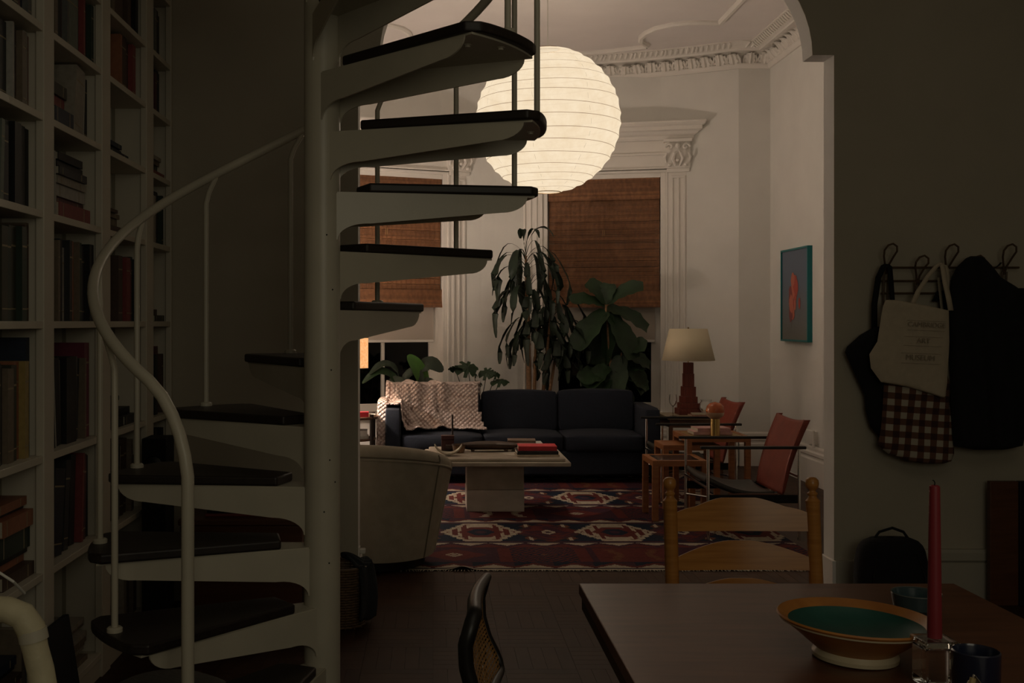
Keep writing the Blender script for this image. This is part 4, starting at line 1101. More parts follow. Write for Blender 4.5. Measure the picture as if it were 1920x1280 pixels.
# cloth body from rows of (py, left px, right px, thickness)
def body(rows, d0, thick, nu=26, per=6, wr=.006, seed=0, fold=0):
    mb = MB(); R_ = []
    for i in range(len(rows)-1):
        for k in range(per):
            t = k/per; R_.append([rows[i][j]*(1-t)+rows[i+1][j]*t for j in range(3)])
    R_.append(list(rows[-1][:3])); nv = len(R_); c0 = None
    def fn(front):
        def f(u, v):
            r = R_[min(nv-1, int(round(v*(nv-1))))]
            px = r[1]+(r[2]-r[1])*u; x = XX(px, YW-d0); z = ZZ(r[0], YW-d0)
            e = max(0, 1-abs(2*u-1)**2.6)**.5; ev = max(0, 1-abs(2*v-1)**10)**.5
            b = thick*e*ev*.5
            w_ = wr*(mnoise.noise((x*9+seed, z*4, seed))*1.6+fold*sin(x*55+z*6+seed))*e*ev
            return (x, (-(b)-w_*(1 if front else 0)) if front else b*.6, z)
        return f
    mb.grid(fn(True), nu, nv); mb.grid(fn(False), nu, nv)
    return mb
def place(mb, name, m, root, d0, smooth=True):
    # vertices are in world x,z with y relative: shift to the root's frame
    rx_, ry_, rz_ = root.location
    for v in mb.v: v.x -= rx_; v.y += (YW-d0)-ry_; v.z -= rz_
    bm_ = mb.build(name, m, root, smooth=smooth); return bm_
# black tote, leftmost
bt = thing('black_tote', 'black cloth tote bag hanging on the leftmost rack hook', 'bag', (2.3, YW, 1.2))
place(body([(497, 1650, 1668), (520, 1640, 1672), (600, 1612, 1685), (651, 1588, 1690), (662, 1585, 1690), (690, 1598, 1690), (740, 1620, 1690), (790, 1625, 1690), (822, 1640, 1685)], .07, .06, seed=2), 'bag_body', M_black, bt, .07) if 0 else None
place(body([(612, 1640, 1690), (628, 1612, 1692), (650, 1588, 1692), (660, 1584, 1692), (690, 1598, 1692), (740, 1621, 1692), (770, 1623, 1692), (800, 1632, 1690), (822, 1650, 1680)], .06, .05, seed=2), 'bag_body', M_black, bt, .06)
a = MB()
def strap(mb, pts, w, d0):
    A = [(XX(p[0]-w/2, YW-d0), YW-p[2], ZZ(p[1], YW-d0)) for p in pts]; B = [(XX(p[0]+w/2, YW-d0), YW-p[2], ZZ(p[1], YW-d0)) for p in pts]
    mb.add(*quadstrip(A, B))
def put(mb, name, m, root, th=.004):
    l = root.location
    for v in mb.v: v.x -= l.x; v.y -= l.y; v.z -= l.z
    o = mb.build(name, m, root, smooth=True); s = o.modifiers.new('t', 'SOLIDIFY'); s.thickness = th; s.offset = 0; return o
strap(a, [(1640, 625, .065), (1641, 570, .06), (1647, 520, .07), (1655, 498, .085), (1660, 495, .085)], 11, .07)
strap(a, [(1660, 495, .085), (1666, 500, .085), (1671, 530, .07), (1676, 580, .06), (1682, 620, .06)], 9, .07)
put(a, 'strap', M_black, bt)
# gingham drawstring bag
m, N, L, b = nodes('gingham'); b.inputs['Roughness'].default_value = .9
tc = N.new('ShaderNodeTexCoord'); mp = N.new('ShaderNodeMapping'); mp.inputs['Rotation'].default_value = (0, R(-4), 0); L.new(tc.outputs['Object'], mp.inputs[0]); sp = N.new('ShaderNodeSeparateXYZ'); L.new(mp.outputs[0], sp.inputs[0])
def stripe(out, f):
    q = N.new('ShaderNodeMath'); q.operation = 'MULTIPLY'; q.inputs[1].default_value = f; L.new(out, q.inputs[0])
    r_ = N.new('ShaderNodeMath'); r_.operation = 'FRACT'; L.new(q.outputs[0], r_.inputs[0])
    g_ = N.new('ShaderNodeMath'); g_.operation = 'GREATER_THAN'; g_.inputs[1].default_value = .5; L.new(r_.outputs[0], g_.inputs[0]); return g_
s1 = stripe(sp.outputs['X'], 15.5); s2 = stripe(sp.outputs['Z'], 15.5); ad = N.new('ShaderNodeMath'); ad.operation = 'ADD'; L.new(s1.outputs[0], ad.inputs[0]); L.new(s2.outputs[0], ad.inputs[1])
dv = N.new('ShaderNodeMath'); dv.operation = 'MULTIPLY'; dv.inputs[1].default_value = .5; L.new(ad.outputs[0], dv.inputs[0])
cr = N.new('ShaderNodeValToRGB'); cr.color_ramp.interpolation = 'CONSTANT'; e = cr.color_ramp.elements; e[0].color = (.42, .37, .29, 1); e[1].position = .4; e[1].color = (.13, .06, .035, 1); e2 = e.new(.8); e2.color = (.045, .016, .012, 1)
L.new(dv.outputs[0], cr.inputs[0]); L.new(cr.outputs[0], b.inputs['Base Color'])
gb = thing('gingham_bag', 'brown and cream gingham drawstring bag hanging below the cream tote', 'bag', (2.5, YW, .95))
place(body([(700, 1662, 1775), (722, 1657, 1782), (760, 1655, 1780), (800, 1652, 1788), (835, 1646, 1789), (850, 1665, 1789), (864, 1700, 1784), (869, 1735, 1765)], .10, .07, seed=5, wr=.010, fold=.3), 'bag_body', m, gb, .10)
a = MB(); strap(a, [(1775, 745, .09), (1781, 735, .09), (1782, 720, .085), (1776, 640, .07), (1765, 520, .06)], 5, .09); put(a, 'drawstring', mat('drawcord', (.35, .3, .22), .8), gb)
# cream tote with lettering
M_canvas = mat('cream_canvas', (.50, .42, .31), .85, var=.05, scale=30, bump=.15, bscale=300)
tt = thing('museum_tote', 'cream canvas tote lettered CAMBRIDGE ART MUSEUM hanging in front of other bags', 'bag', (2.5, YW, 1.3))
place(body([(562, 1661, 1680), (568, 1658, 1712), (574, 1656, 1745), (582, 1654, 1779), (640, 1645, 1780), (664, 1630, 1779), (690, 1633, 1777), (716, 1652, 1776), (725, 1700, 1775), (738, 1745, 1773), (745, 1765, 1771)], .155, .035, seed=9, wr=.004), 'bag_body', M_canvas, tt, .155)
a = MB(); strap(a, [(1706, 575, .15), (1722, 545, .13), (1745, 515, .11), (1762, 497, .10), (1770, 492, .10)], 10, .13); strap(a, [(1770, 492, .10), (1773, 500, .10), (1774, 530, .12), (1777, 560, .14), (1779, 582, .15)], 10, .13)
put(a, 'strap', M_canvas, tt)
a = MB(); strap(a, [(1775, 496, .085), (1780, 505, .085), (1781, 540, .10), (1778, 580, .13)], 8, .11); put(a, 'strap', M_canvas, tt)
M_ink = mat('faded_ink', (.30, .25, .185), .8)
def text(s, px, py, size, root, d, ang):
    cu_ = bpy.data.curves.new('lettering', 'FONT'); cu_.body = s; cu_.size = size; cu_.extrude = .0006; cu_.align_x = 'CENTER'
    o = bpy.data.objects.new('tmp', cu_); COL.objects.link(o); bpy.context.view_layer.update()
    me = bpy.data.meshes.new_from_object(o.evaluated_get(bpy.context.evaluated_depsgraph_get())); bpy.data.objects.remove(o)
    me.materials.clear(); me.materials.append(M_ink)
    t = bpy.data.objects.new('lettering', me); COL.objects.link(t); t.parent = root
    t.location = (XX(px, YW-d)-root.location.x, -d, ZZ(py, YW-d)-root.location.z); t.rotation_euler = (pi/2, ang, 0); return t
text('CAMBRIDGE', 1738, 613, .0345, tt, .184, R(3)); text('ART', 1732, 643, .036, tt, .186, R(3)); text('MUSEUM', 1726, 675, .038, tt, .186, R(3))
a = MB()
for (x0_, x1_, py) in ((1702, 1774, 600), (1702, 1772, 618), (1696, 1768, 630), (1694, 1768, 647), (1690, 1764, 661), (1690, 1764, 680)):
    q0 = W(x0_, py, YW-.1855); q1 = W(x1_, py+3, YW-.1855); a.tube([q0, q1], .0007, 4)
for v in a.v: v -= tt.location
a.build('printed_rule', M_ink, tt)
# black coat
co = thing('black_coat', 'long black coat hanging at the right end of the rack', 'coat', (3.0, YW, 1.2))
place(body([(480, 1820, 1836), (484, 1812, 1842), (500, 1794, 1858), (520, 1784, 1876), (545, 1780, 1915), (560, 1780, 1925), (620, 1779, 1922), (700, 1782, 1925), (780, 1784, 1925), (815, 1785, 1922), (835, 1788, 1918), (843, 1826, 1880)], .12, .12, seed=12, wr=.014, fold=.7), 'coat_body', M_black, co, .12)
place(body([(540, 1905, 1935), (560, 1900, 1940), (700, 1915, 1945), (800, 1918, 1940)], .10, .08, seed=3), 'sleeve', M_black, co, .10)
a = MB(); strap(a, [(1860, 505, .09), (1872, 498, .09), (1878, 492, .085)], 4, .09); put(a, 'hanging_loop', M_black, co)
a = MB(); strap(a, [(1757, 565, .05), (1765, 545, .06), (1772, 560, .06), (1775, 590, .06), (1772, 605, .05)], 16, .06); put(a, 'scarf_end', M_black, co)
# backpack on the floor
bpk = thing('backpack', 'black backpack standing on the floor under the coat rack', 'backpack', (2.285, 5.36, 0))
def bpf(u, v):
    w = 2*pi*u; sx_ = .190*(1-.30*max(0, v-.55)**1.5*2.2-.04*sin(pi*v)); 
    e = 2.6; c_, s_ = cos(w), sin(w)
    x = sx_*abs(c_)**(2/e)*(1 if c_ > 0 else -1); y = .11*(1-.35*v)*abs(s_)**(2/e)*(1 if s_ > 0 else -1)
    z = .37*v
    q = max(0, v-.8)/.2; k = sqrt(max(0, 1-q*q*.985)); return (x*k-.01*v, y*k, z if v < .8 else .296+.085*sin(q*pi/2))
a = MB(); a.grid(bpf, 36, 24, wrapu=True); a.add([bpf(i/36, 0) for i in range(36)], [tuple(range(36))]); a.build('bag_body', M_black, bpk, smooth=True)
a = MB(); a.tube([(-.09, 0, .372), (-.065, 0, .405), (0, 0, .425), (.055, 0, .405), (.08, 0, .370)], .007, 8); a.build('handle', M_black, bpk, smooth=True)
a = MB(); a.tube([(-.13, -.098, .03), (-.13, -.09, .20), (-.10, -.07, .31), (.09, -.07, .31), (.125, -.09, .2), (.125, -.098, .03)], .003, 6); a.build('zip', M_blackp, bpk)
# folded boards leaning at the right edge
cb = thing('leaning_boards', 'reddish-brown wooden board and dark board propped on the wall at the right edge', 'board', (2.90, 5.52, 0))
M_mah = mat('mahogany', (.085, .030, .012), .4, col2=(.12, .045, .018), scale=6, stretch=(1, 1, 8))
a = MB(); a.box(-.055, .09, -.02, .015, 0, .635); a.build('brown_board', M_mah, cb, bevel=.004)
a = MB(); a.box(.092, .36, -.03, .015, 0, .635); a.build('dark_board', mat('black_stain', (.012, .01, .012), .5), cb, bevel=.004)

# ------------------------------------------------------------------ dining table
ZT = .745
M_table = mat('table_wood', (.090, .034, .015), .34, col2=(.130, .052, .024), scale=4, stretch=(1, 9, 1), spec=.28)
dt = thing('dining_table', 'large reddish-brown wooden dining table in the right foreground', 'table', (.90, 1.75, 0))
a = MB(); a.box(-.507, .505, -1.15, 1.155, ZT-.030, ZT); a.build('tabletop', M_table, dt, bevel=.003)
a = MB(); a.box(-.500, .498, -1.14, 1.148, ZT-.068, ZT-.030); a.build('apron', mat('table_edge', (.03, .014, .008), .5), dt)
for sx_ in (-.26, .30):
    for sy in (-.90, .80): a = MB(); a.box(sx_-.03, sx_+.03, sy-.03, sy+.03, 0, ZT-.068); a.build('leg', M_table, dt, bevel=.003)
# ladder-back chair
M_pine = mat('honey_pine', (.34, .135, .026), .30, col2=(.46, .205, .048), scale=5, stretch=(1, 1, 14), spec=.6)
ch = thing('ladderback_chair', 'honey-coloured ladder-back chair with turned finials at the far end of the table', 'chair', (1.015, 3.54, 0))
cxl = (XX(1257, 3.54)-1.015, XX(1525, 3.54)-1.015)
def turned(h): return [(0, 0), (.014, 0), (.018, .02), (.022, .3), (.0225, .45), (.0225, h-.085), (.0235, h-.082), (.024, h-.078), (.021, h-.074), (.015, h-.068), (.013, h-.062), (.0165, h-.056), (.0165, h-.052), (.0115, h-.048), (.0105, h-.044), (.013, h-.041), (.019, h-.034), (.0220, h-.022), (.0205, h-.010), (.013, h-.002), (.006, h), (0, h)]
for x_ in cxl: a = MB(); a.lathe(turned(.945), 20); o = a.build('back_post', M_pine, ch, (x_, -.10, 0), smooth=True); o.rotation_euler = (-R(7), 0, 0)
def slat(zb, z_end, z_mid, shape):
    mb = MB(); n = 24; xa, xb = cxl[0]+.014, cxl[1]-.014; vs = []; fs = []
    for i in range(n+1):
        t = i/n; x = xa+(xb-xa)*t; y = .035*sin(pi*t); s = abs(2*t-1)
        if shape == 0: k = 1-max(0, min(1, (s-.25)/.45))**1.3*.62-(.38*max(0, (s-.72)/.28)**1.5)
        else: k = 1-max(0, (s-.15)/.85)**1.5
        zt_ = z_end+(z_mid-z_end)*k
        vs += [(x, y-.007, zb), (x, y-.007, zt_), (x, y+.007, zt_), (x, y+.007, zb)]
    for i in range(n):
        for j in range(4): a_ = i*4+j; b_ = i*4+(j+1) % 4; fs.append((a_, b_, b_+4, a_+4))
    fs += [(0, 3, 2, 1), (n*4, n*4+1, n*4+2, n*4+3)]
    zc_ = (zb+z_end)/2
    for i_ in range(len(vs)): vs[i_] = (vs[i_][0], vs[i_][1], vs[i_][2]-zc_)
    mb.add(vs, fs); o = mb.build('slat', M_pine, ch, (0, -.10+zc_*math.tan(R(7)), zc_), smooth=True); o.rotation_euler = (-R(9), 0, 0)
zz_ = lambda py: ZZ(py, 3.55)
slat(zz_(994), zz_(961), zz_(932), 0); slat(zz_(1065), zz_(1042), zz_(1011), 1); slat(zz_(1132), zz_(1112), zz_(1080), 1)
a = MB(); a.prism([(cxl[0], .01), (cxl[1], .01), (cxl[1]+.02, -.40), (cxl[0]-.02, -.40)], .44, .462); a.build('seat', M_pine, ch, bevel=.006)
for x_ in (cxl[0]-.005, cxl[1]+.005): a = MB(); a.lathe([(0, 0), (.014, 0), (.022, .1), (.020, .44), (0, .44)], 16, (x_, -.37, 0)); a.build('front_leg', M_pine, ch, smooth=True)
for z_ in (.14, .26):
    a = MB()
    for x_ in cxl: a.tube([(x_, 0, z_), (x_, -.37, z_)], .009, 8)
    a.tube([(cxl[0], -.37, z_+.03), (cxl[1], -.37, z_+.03)], .009, 8); a.build('stretcher', M_pine, ch, smooth=True)
# cantilever cane chair
cc = thing('cane_chair', 'black-framed cane-back chair beside the left edge of the dining table', 'chair', (.10, 2.60, 0))
def cpos(s, z):     # s 0 near..1 far ; back surface
    pr = [(.80, -.002), (.775, -.014), (.73, -.028), (.68, -.026), (.63, -.012), (.585, .010), (.54, .030), (.48, .04)]
    x = pr[-1][1]
    for (za, xa), (zb_, xb) in zip(pr, pr[1:]):
        if za >= z >= zb_: t = (za-z)/(za-zb_); x = xa+(xb-xa)*t; break
    if z > .80: x = pr[0][1]
    return (x+.055*s-.016*sin(pi*s), -.20+.42*s, z)
loop = []
zt_, zb_ = .792, .545
for i in range(13): loop.append(cpos(0, zb_+.04+(zt_-.05-zb_-.04)*i/12))
for i in range(1, 6): w = pi/2*i/6; loop.append(cpos(.10*(1-cos(w)), zt_-.05+.05*sin(w)))
for i in range(9): loop.append(cpos(.10+.8*i/8, zt_))
for i in range(1, 6): w = pi/2*i/6; loop.append(cpos(.9+.10*sin(w), zt_-.05*(1-cos(w))))
for i in range(13): loop.append(cpos(1, zt_-.05-(zt_-.05-zb_-.04)*i/12))
for i in range(1, 6): w = pi/2*i/6; loop.append(cpos(1-.10*(1-cos(w)), zb_+.04-.04*sin(w)))
for i in range(9): loop.append(cpos(.9-.8*i/8, zb_))
for i in range(1, 6): w = pi/2*i/6; loop.append(cpos(.10-.10*sin(w), zb_+.04*(1-cos(w))))
a = MB(); a.tube(loop, [.0175-.0075*max(0, min(1, (p[1]+.20)/.42-.35))/.65 for p in loop], 14, closed=True); a.build('back_frame', M_blackp, cc, smooth=True)
M_cane2 = mat('woven_cane', (.38, .20, .06), .45, var=.2, scale=50)
a = MB()
for i in range(34):
    s = .03+.94*i/33; A = []; B = []
    for j in range(12):
        z = zb_+.01+(zt_-zb_-.02)*j/11; p, q = cpos(s-.006, z), cpos(s+.006, z); A.append((p[0]+.004*(i % 2), p[1], p[2])); B.append((q[0]+.004*(i % 2), q[1], q[2]))
    a.add(*quadstrip(A, B))
for j in range(24):
    z = zb_+.012+(zt_-zb_-.024)*j/23; A = []; B = []
    for i in range(12):
        s = .02+.96*i/11; p, q = cpos(s, z-.003), cpos(s, z+.003); A.append((p[0]+.002, p[1], p[2])); B.append((q[0]+.002, q[1], q[2]))
    a.add(*quadstrip(A, B))
tag(a.build('cane_webbing', M_cane2, cc, fixn=False), kind='stuff')
for s_ in (0, 1):
    a = MB(); p = cpos(s_, .64); x0_ = p[0]-.02
    a.tube([(p[0]-.018, p[1], .70), (.03, p[1], .52), (.05, p[1], .46), (.10, p[1], .44), (.40, p[1], .44), (.445, p[1], .42), (.455, p[1], .38), (.455, p[1], .06), (.44, p[1], .02), (.40, p[1], .012), (-.02, p[1], .012)], .0125, 10); a.build('steel_tube', M_chrome, cc, smooth=True)
a = MB(); a.tube([(-.02, -.20, .012), (-.02, .22, .012)], .0125, 10); a.build('floor_bar', M_chrome, cc)
a = MB(); a.box(.06, .45, -.20, .23, .452, .475); a.build('seat', M_blackp, cc, bevel=.01)
a = MB(); a.box(.10, .41, -.16, .19, .4755, .478); a.build('seat_cane', M_cane2, cc)

# ------------------------------------------------------------------ things on the dining table
bw = thing('pottery_bowl', 'wide ochre pottery bowl glazed teal inside on the dining table', 'bowl', (.886, 2.262, ZT))
bw.rotation_euler = (0, R(1.5), 0); bw.location.z += .0025
out_ = [(0, .012), (.074, .012), (.078, 0), (.086, 0), (.088, .006), (.082, .018), (.105, .036), (.135, .060), (.150, .070), (.158, .076), (.162, .081), (.160, .084), (.155, .082)]
M_clay = mat('ochre_glaze', (.30, .105, .020), .42, col2=(.42, .17, .035), scale=14)
a = MB(); a.lathe([(r*.985, z) for r, z in out_[4:12]]+[(.157, .0845), (.136, .070)], 64); a.build('bowl_body', M_clay, bw, smooth=True)
a = MB(); a.lathe([(.136, .0703), (.130, .062), (.110, .050), (.07, .042), (0, .038)], 64); a.build('teal_glaze', mat('teal_glaze', (.012, .055, .044), .5, col2=(.022, .085, .066), scale=9, spec=.3), bw, smooth=True)
a = MB(); a.lathe([(0, .010), (.074, .010), (.078, 0), (.086, 0), (.087, .008), (.081, .018)], 48); a.build('foot_ring', mat('pale_glaze', (.50, .42, .28), .35), bw, smooth=True)
a = MB(); a.lathe([(.1515, .0715), (.1548, .073), (.1560, .0765), (.1535, .0755)], 64); a.build('cream_line', mat('pale_glaze', (.50, .42, .28), .35), bw, smooth=True)
gbw = thing('grey_bowl', 'small dark blue-grey bowl behind the ochre bowl and candle', 'bowl', (1.175, 2.62, ZT))
a = MB(); a.lathe([(0, 0), (.038, 0), (.052, .012), (.058, .045), (.0565, .047), (.054, .045), (.049, .014), (0, .008)], 40); a.build('bowl_body', mat('blue_grey_glaze', (.035, .055, .06), .18, coat=.4), gbw, smooth=True)
a = MB(); a.lathe([(.0565, .0455), (.0585, .046), (.0575, .0482), (.0555, .047)], 40); a.build('rim', mat('rim_glaze', (.09, .10, .09), .2), gbw, smooth=True)
HX, HY = .972, 2.088
ch_ = thing('candle_holder', 'square clear glass candle holder under the red taper', 'candle holder', (HX, HY, ZT+.001), R(3))
a = MB(); w = .031; a.box(-w, w, -w, w, 0, .078); o = a.build('glass_block', M_glass, ch_, bevel=.006, seg=3)
a = MB(); a.box(-.034, .034, -.034, .034, .0785, .092); a.build('glass_collar', M_glass, ch_, bevel=.004, seg=3)
cd = thing('taper_candle', 'tall unlit red taper candle standing in the glass holder', 'candle', (HX, HY, ZT+.0935))
zc = ZZ(909, HY)-ZT-.0935
a = MB(); a.lathe([(0, 0), (.0135, 0), (.0136, .02), (.0100, zc-.006), (.0096, zc-.002), (.006, zc), (0, zc-.001)], 24); a.build('wax', mat('red_wax', (.20, .018, .024), .45), cd, smooth=True)
a = MB(); a.tube([(0, 0, zc-.002), (.0005, 0, zc+.005), (-.002, 0, zc+.009), (-.004, 0, zc+.009)], .0011, 6); a.build('wick', M_black, cd)
mg = thing('navy_mug', 'dark navy handleless mug at the right front of the dining table', 'mug', (.985, 1.955, ZT))
a = MB(); a.lathe([(0, 0), (.036, 0), (.040, .006), (.0415, .108), (.039, .110), (.0375, .106), (.036, .008), (0, .006)], 36); a.build('mug_body', mat('navy_glaze', (.010, .013, .03), .25, coat=.3), mg, smooth=True)
a = MB(); a.lathe([(0, .06), (.0366, .06)], 30); a.build('drink', mat('dark_drink', (.01, .006, .004), .1), mg)
fo = thing('foil_wrapper', 'crumpled silver foil wrapper at the bottom right of the frame', 'wrapper', (.912, 1.80, ZT))
def foil(u, v):
    x = -.045+.105*u; y = -.02+.05*v; pk = (u/.25 if u < .25 else (1-u)/.75*1.0); z = .125*max(0, pk)**.8*(1-.35*v)+.006*mnoise.noise((u*5, v*5, 2))
    return (x, y, max(z, .001))
a = MB(); a.grid(foil, 16, 10); o = a.build('foil_sheet', mat('silver_foil', (.55, .53, .45), .28, metal=.8, bump=.3, bscale=40), fo, smooth=False); s_ = o.modifiers.new('t', 'SOLIDIFY'); s_.thickness = .001
a = MB(); a.tube([(-.046, -.028, .004), (-.034, -.026, .07), (-.022, -.024, .118)], [.004, .006, .005], 8); a.build('folded_edge', mat('ochre_paper', (.32, .24, .10), .6), fo, smooth=True)

# ------------------------------------------------------------------ wicker basket with dark blanket
bs = thing('wicker_basket', 'round wicker basket on the floor just behind the stair pole', 'basket', (-.435, 5.16, 0))
M_wick = mat('wicker', (.13, .075, .035), .6, var=.3, scale=60)
a = MB()
nst = 28
for j in range(22):
    z = .012+j*.0125; r = .105+.028*z/.27
    a.tube([((r+.004*(1 if (i+j) % 2 else -1))*cos(2*pi*i/nst)  , (r+.004*(1 if (i+j) % 2 else -1))*sin(2*pi*i/nst), z) for i in range(nst)], .0058, 5, closed=True)
tag(a.build('wicker_weave', M_wick, bs, smooth=True), kind='stuff')
a = MB()
for i in range(14): w = 2*pi*i/14; a.tube([(.104*cos(w), .104*sin(w), 0), (.131*cos(w), .131*sin(w), .285)], .003, 5)
tag(a.build('wicker_stake', M_wick, bs), kind='stuff')
a = MB(); a.tube([(.134*cos(2*pi*i/32), .134*sin(2*pi*i/32), .288) for i in range(32)], .008, 8, closed=True); a.build('rim', M_wick, bs, smooth=True)
a = MB(); a.lathe([(0, .004), (.10, .004)], 24); a.build('bottom', M_wick, bs)
bl = MB()
def blanket(u, v):
    # over the rim on the right side, hanging down outside
    if v < .4: k = v/.4; r = .12*k; z = .29+.05*cos(k*pi/2); 
    else: k = (v-.4)/.6; r = .148+.012*sin(k*pi)+.012*k; z = .30-.25*k
    w = -.95+1.9*u
    r *= 1+.10*sin(u*17+v*2)*(.3+v)*.6
    return (r*cos(w), r*sin(w), z+.008*sin(u*23))
bl.grid(blanket, 40, 26)
o = bl.build('dark_throw', mat('charcoal_fleece', (.018, .02, .022), .95, bump=.4, bscale=90), None, (-.435, 5.16, 0), smooth=True); s_ = o.modifiers.new('t', 'SOLIDIFY'); s_.thickness = .012; s_.offset = 1
tag(o, 'dark charcoal blanket spilling over the rim of the wicker basket', 'blanket')
# ================================================================== BOOKCASE
XF, XB = -1.35, -1.655
bc = thing('bookcase', 'tall built-in white bookcase filling the left wall beside the stair', 'bookcase', (XF, 4.0, 0))
levels = [.10, .577, .985, 1.452, 1.836, 2.174, 2.484, 2.77, 3.10]
divs = [2.46, 3.13, 3.84, 4.511, 5.205, 5.585]       # far edge of each stile (y)
SW = [.11, .10, .10, .112, .125, .03]
ZTOP = 3.45
for y_, w_ in zip(divs, SW):
    a = MB(); a.box(-.03, 0, y_-w_-4, y_-4, 0, ZTOP); a.build('stile', M_shelf, bc, bevel=.003)
    a = MB(); a.box(XB-XF, -.03, y_-w_+.02-4, y_-.0-4, 0, ZTOP); a.build('divider', M_shelf, bc)
a = MB(); a.box(XB-XF-.012, XB-XF, 2.35-4, 5.585-4, 0, ZTOP); a.build('back_panel', M_shelf, bc)
a = MB(); a.box(XB-XF, .02, 2.35-4, 5.585-4, ZTOP, ZTOP+.08); a.build('cornice', M_shelf, bc, bevel=.004)
a = MB(); a.box(XB-XF, -.012, 2.35-4, 5.585-4, 0, .08); a.build('plinth', M_shelf, bc)
for i in range(5):
    ya, yb = divs[i], divs[i+1]-SW[i+1]+.02
    for z_ in levels:
        a = MB(); a.box(XB-XF, -.004, ya-4, yb-4, z_-.026, z_); a.build('shelf', M_shelf, bc, bevel=.002)
for i in range(1, 5):       # slotted shelf standard on each divider
    a = MB(); yy = divs[i+1]-SW[i+1]+.02-.0005
    a.box(-.17, -.155, yy-.004-4, yy-4, .1, ZTOP); a.build('shelf_standard', mat('standard_metal', (.3, .27, .2), .4), bc)
# ---- books
PAL = {'black': (0.0079, 0.0079, 0.0084), 'white': (0.3805, 0.3637, 0.3244), 'cream': (0.3123, 0.2786, 0.2281), 'red': (0.2331, 0.0506, 0.0478), 'maroon': (0.0921, 0.0247, 0.0275), 'green': (0.0259, 0.0428, 0.0288), 'olive': (0.0446, 0.0446, 0.0278),
       'grey': (0.1315, 0.1315, 0.1231), 'blue': (0.0285, 0.0369, 0.0594), 'navy': (0.0129, 0.0163, 0.0247), 'orange': (0.2971, 0.1174, 0.0613), 'brown': (0.076, 0.0451, 0.031), 'tan': (0.1719, 0.1326, 0.0933), 'yellow': (0.3441, 0.2487, 0.0858), 'pink': (0.2517, 0.145, 0.1337),
       'sage': (0.1575, 0.1799, 0.1462), 'magenta': (0.1704, 0.0328, 0.0581), 'charcoal': (0.0277, 0.0283, 0.0305)}
bayname = ['', 'nearest bookcase bay', 'second bookcase bay', 'third bookcase bay', 'farthest bookcase bay']
shname = ['bottom shelf', 'second shelf up', 'third shelf up', 'fourth shelf up', 'fifth shelf up', 'sixth shelf up', 'seventh shelf up', 'eighth shelf up', 'top shelf']
bmesh_cache = {}
def book_mesh(col, t, h, d):
    key = (col, round(t, 3), round(h, 2), round(d, 2))
    if key not in bmesh_cache:
        mb = MB(); c = .002
        # spine faces +x ; thickness along y
        mb.box(-d, 0, 0, c, 0, h); mb.box(-d, 0, t-c, t, 0, h); mb.box(-.003, 0, c, t-c, 0, h)
        mb.cur = 1; mb.box(-d+.004, -.003, c, t-c, .003, h-.003)
        if t > .018 and col not in ('black',):
            mb.cur = 2; mb.box(0, .0006, .003, t-.003, h*.78, h*.80); mb.box(0, .0006, .003, t-.003, h*.12, h*.135)
        o = mb.build('book', [mat('book_'+col, PAL[col], .5, var=.12, scale=40), M_pages, mat('spine_band', (.30, .24, .14), .5)], None)
        bmesh_cache[key] = o.data; return o
    return inst(bmesh_cache[key], 'book')
cnt = {}
BN = 0
usedlab = set()
ORD = ['first', 'second', 'third', 'fourth', 'fifth', 'sixth', 'seventh', 'eighth', 'ninth', 'tenth', 'eleventh', 'twelfth', 'thirteenth', 'fourteenth', 'fifteenth', 'sixteenth']
def label_book(o, col, size, bay, lev, pos, pile):
    l = '%s %s book, %s %s, %s, %s' % (size, col, ORD[pos], 'up in flat pile' if pile else 'from near end', shname[lev], bayname[bay])
    tag(o, l, 'book', 'books in the left bookcase')
def fill(bay, lev, spec, far=None):
    """spec items: ('v', col, t, h, lean) upright | ('g', gap) | ('h', [(col, t, w, d)], width)"""
    z = levels[lev]+.0005; y = divs[bay]+.008; yend = divs[bay+1]-SW[bay+1]+.012
    pos = 0; hp = 0
    if far is None: far = {1: .004, 2: .012, 3: .02, 4: .01}[bay]
    if far >= 0:
        tot = 0
        for it in spec:
            tot += it[1] if it[0] == 'g' else (it[2]+.006 if it[0] == 'h' else abs(sin(R(it[4])))*it[3]+it[2]*cos(R(it[4]))+.0015)
        y = max(y, yend-far-tot-.002)
    for it in spec:
        if it[0] == 'g': y += it[1]; continue
        if it[0] == 'v':
            _, col, t, h, lean = it
            sp_ = abs(sin(R(lean)))*h+t*cos(R(lean))
            if y+sp_ > yend: continue
            top = levels[lev+1]-.026 if lev+1 < len(levels) else ZTOP
            if h*cos(R(lean)) > top-z-.004: h = (top-z-.006)
            d = .17+.05*((pos*37) % 10)/10; o = book_mesh(col, t, h, d)
            off = -.035-.03*((pos*53) % 10)/10
            if lean >= 0: o.location = (XF+off, y, z+t*sin(R(lean))*0)
            o.rotation_euler = (-R(lean), 0, 0)
            if lean < 0:
                o.location = (XF+off, y+h*sin(R(-lean)), z)
            else:
                o.location = (XF+off, y, z+t*sin(R(lean)))
            y += sp_+.0015
            label_book(o, col, 'tall' if h > .26 else ('thick' if t > .035 else ('slim' if t < .015 else 'medium')), bay, lev, pos, False); pos += 1
        if it[0] == 'h':
            zz = z; _, items, wmax = it
            if y+wmax > yend: wmax = yend-y-.004
            for (col, t, w) in items:
                w = min(w, wmax); o = book_mesh(col, t, w, .16+.03*(hp % 3))
                # lay flat: thickness up, height along y
                o.rotation_euler = (R(-90), 0, 0)
                o.location = (XF-.035-.012*((hp*7) % 4), y+(wmax-w)*((hp*3) % 4)/4, zz+t)
                zz += t+.0006; label_book(o, col, 'thick' if t > .035 else 'flat', bay, lev, hp, True); hp += 1
            y += wmax+.006
V = lambda c, t, h, l=0: ('v', c, t, h, l)
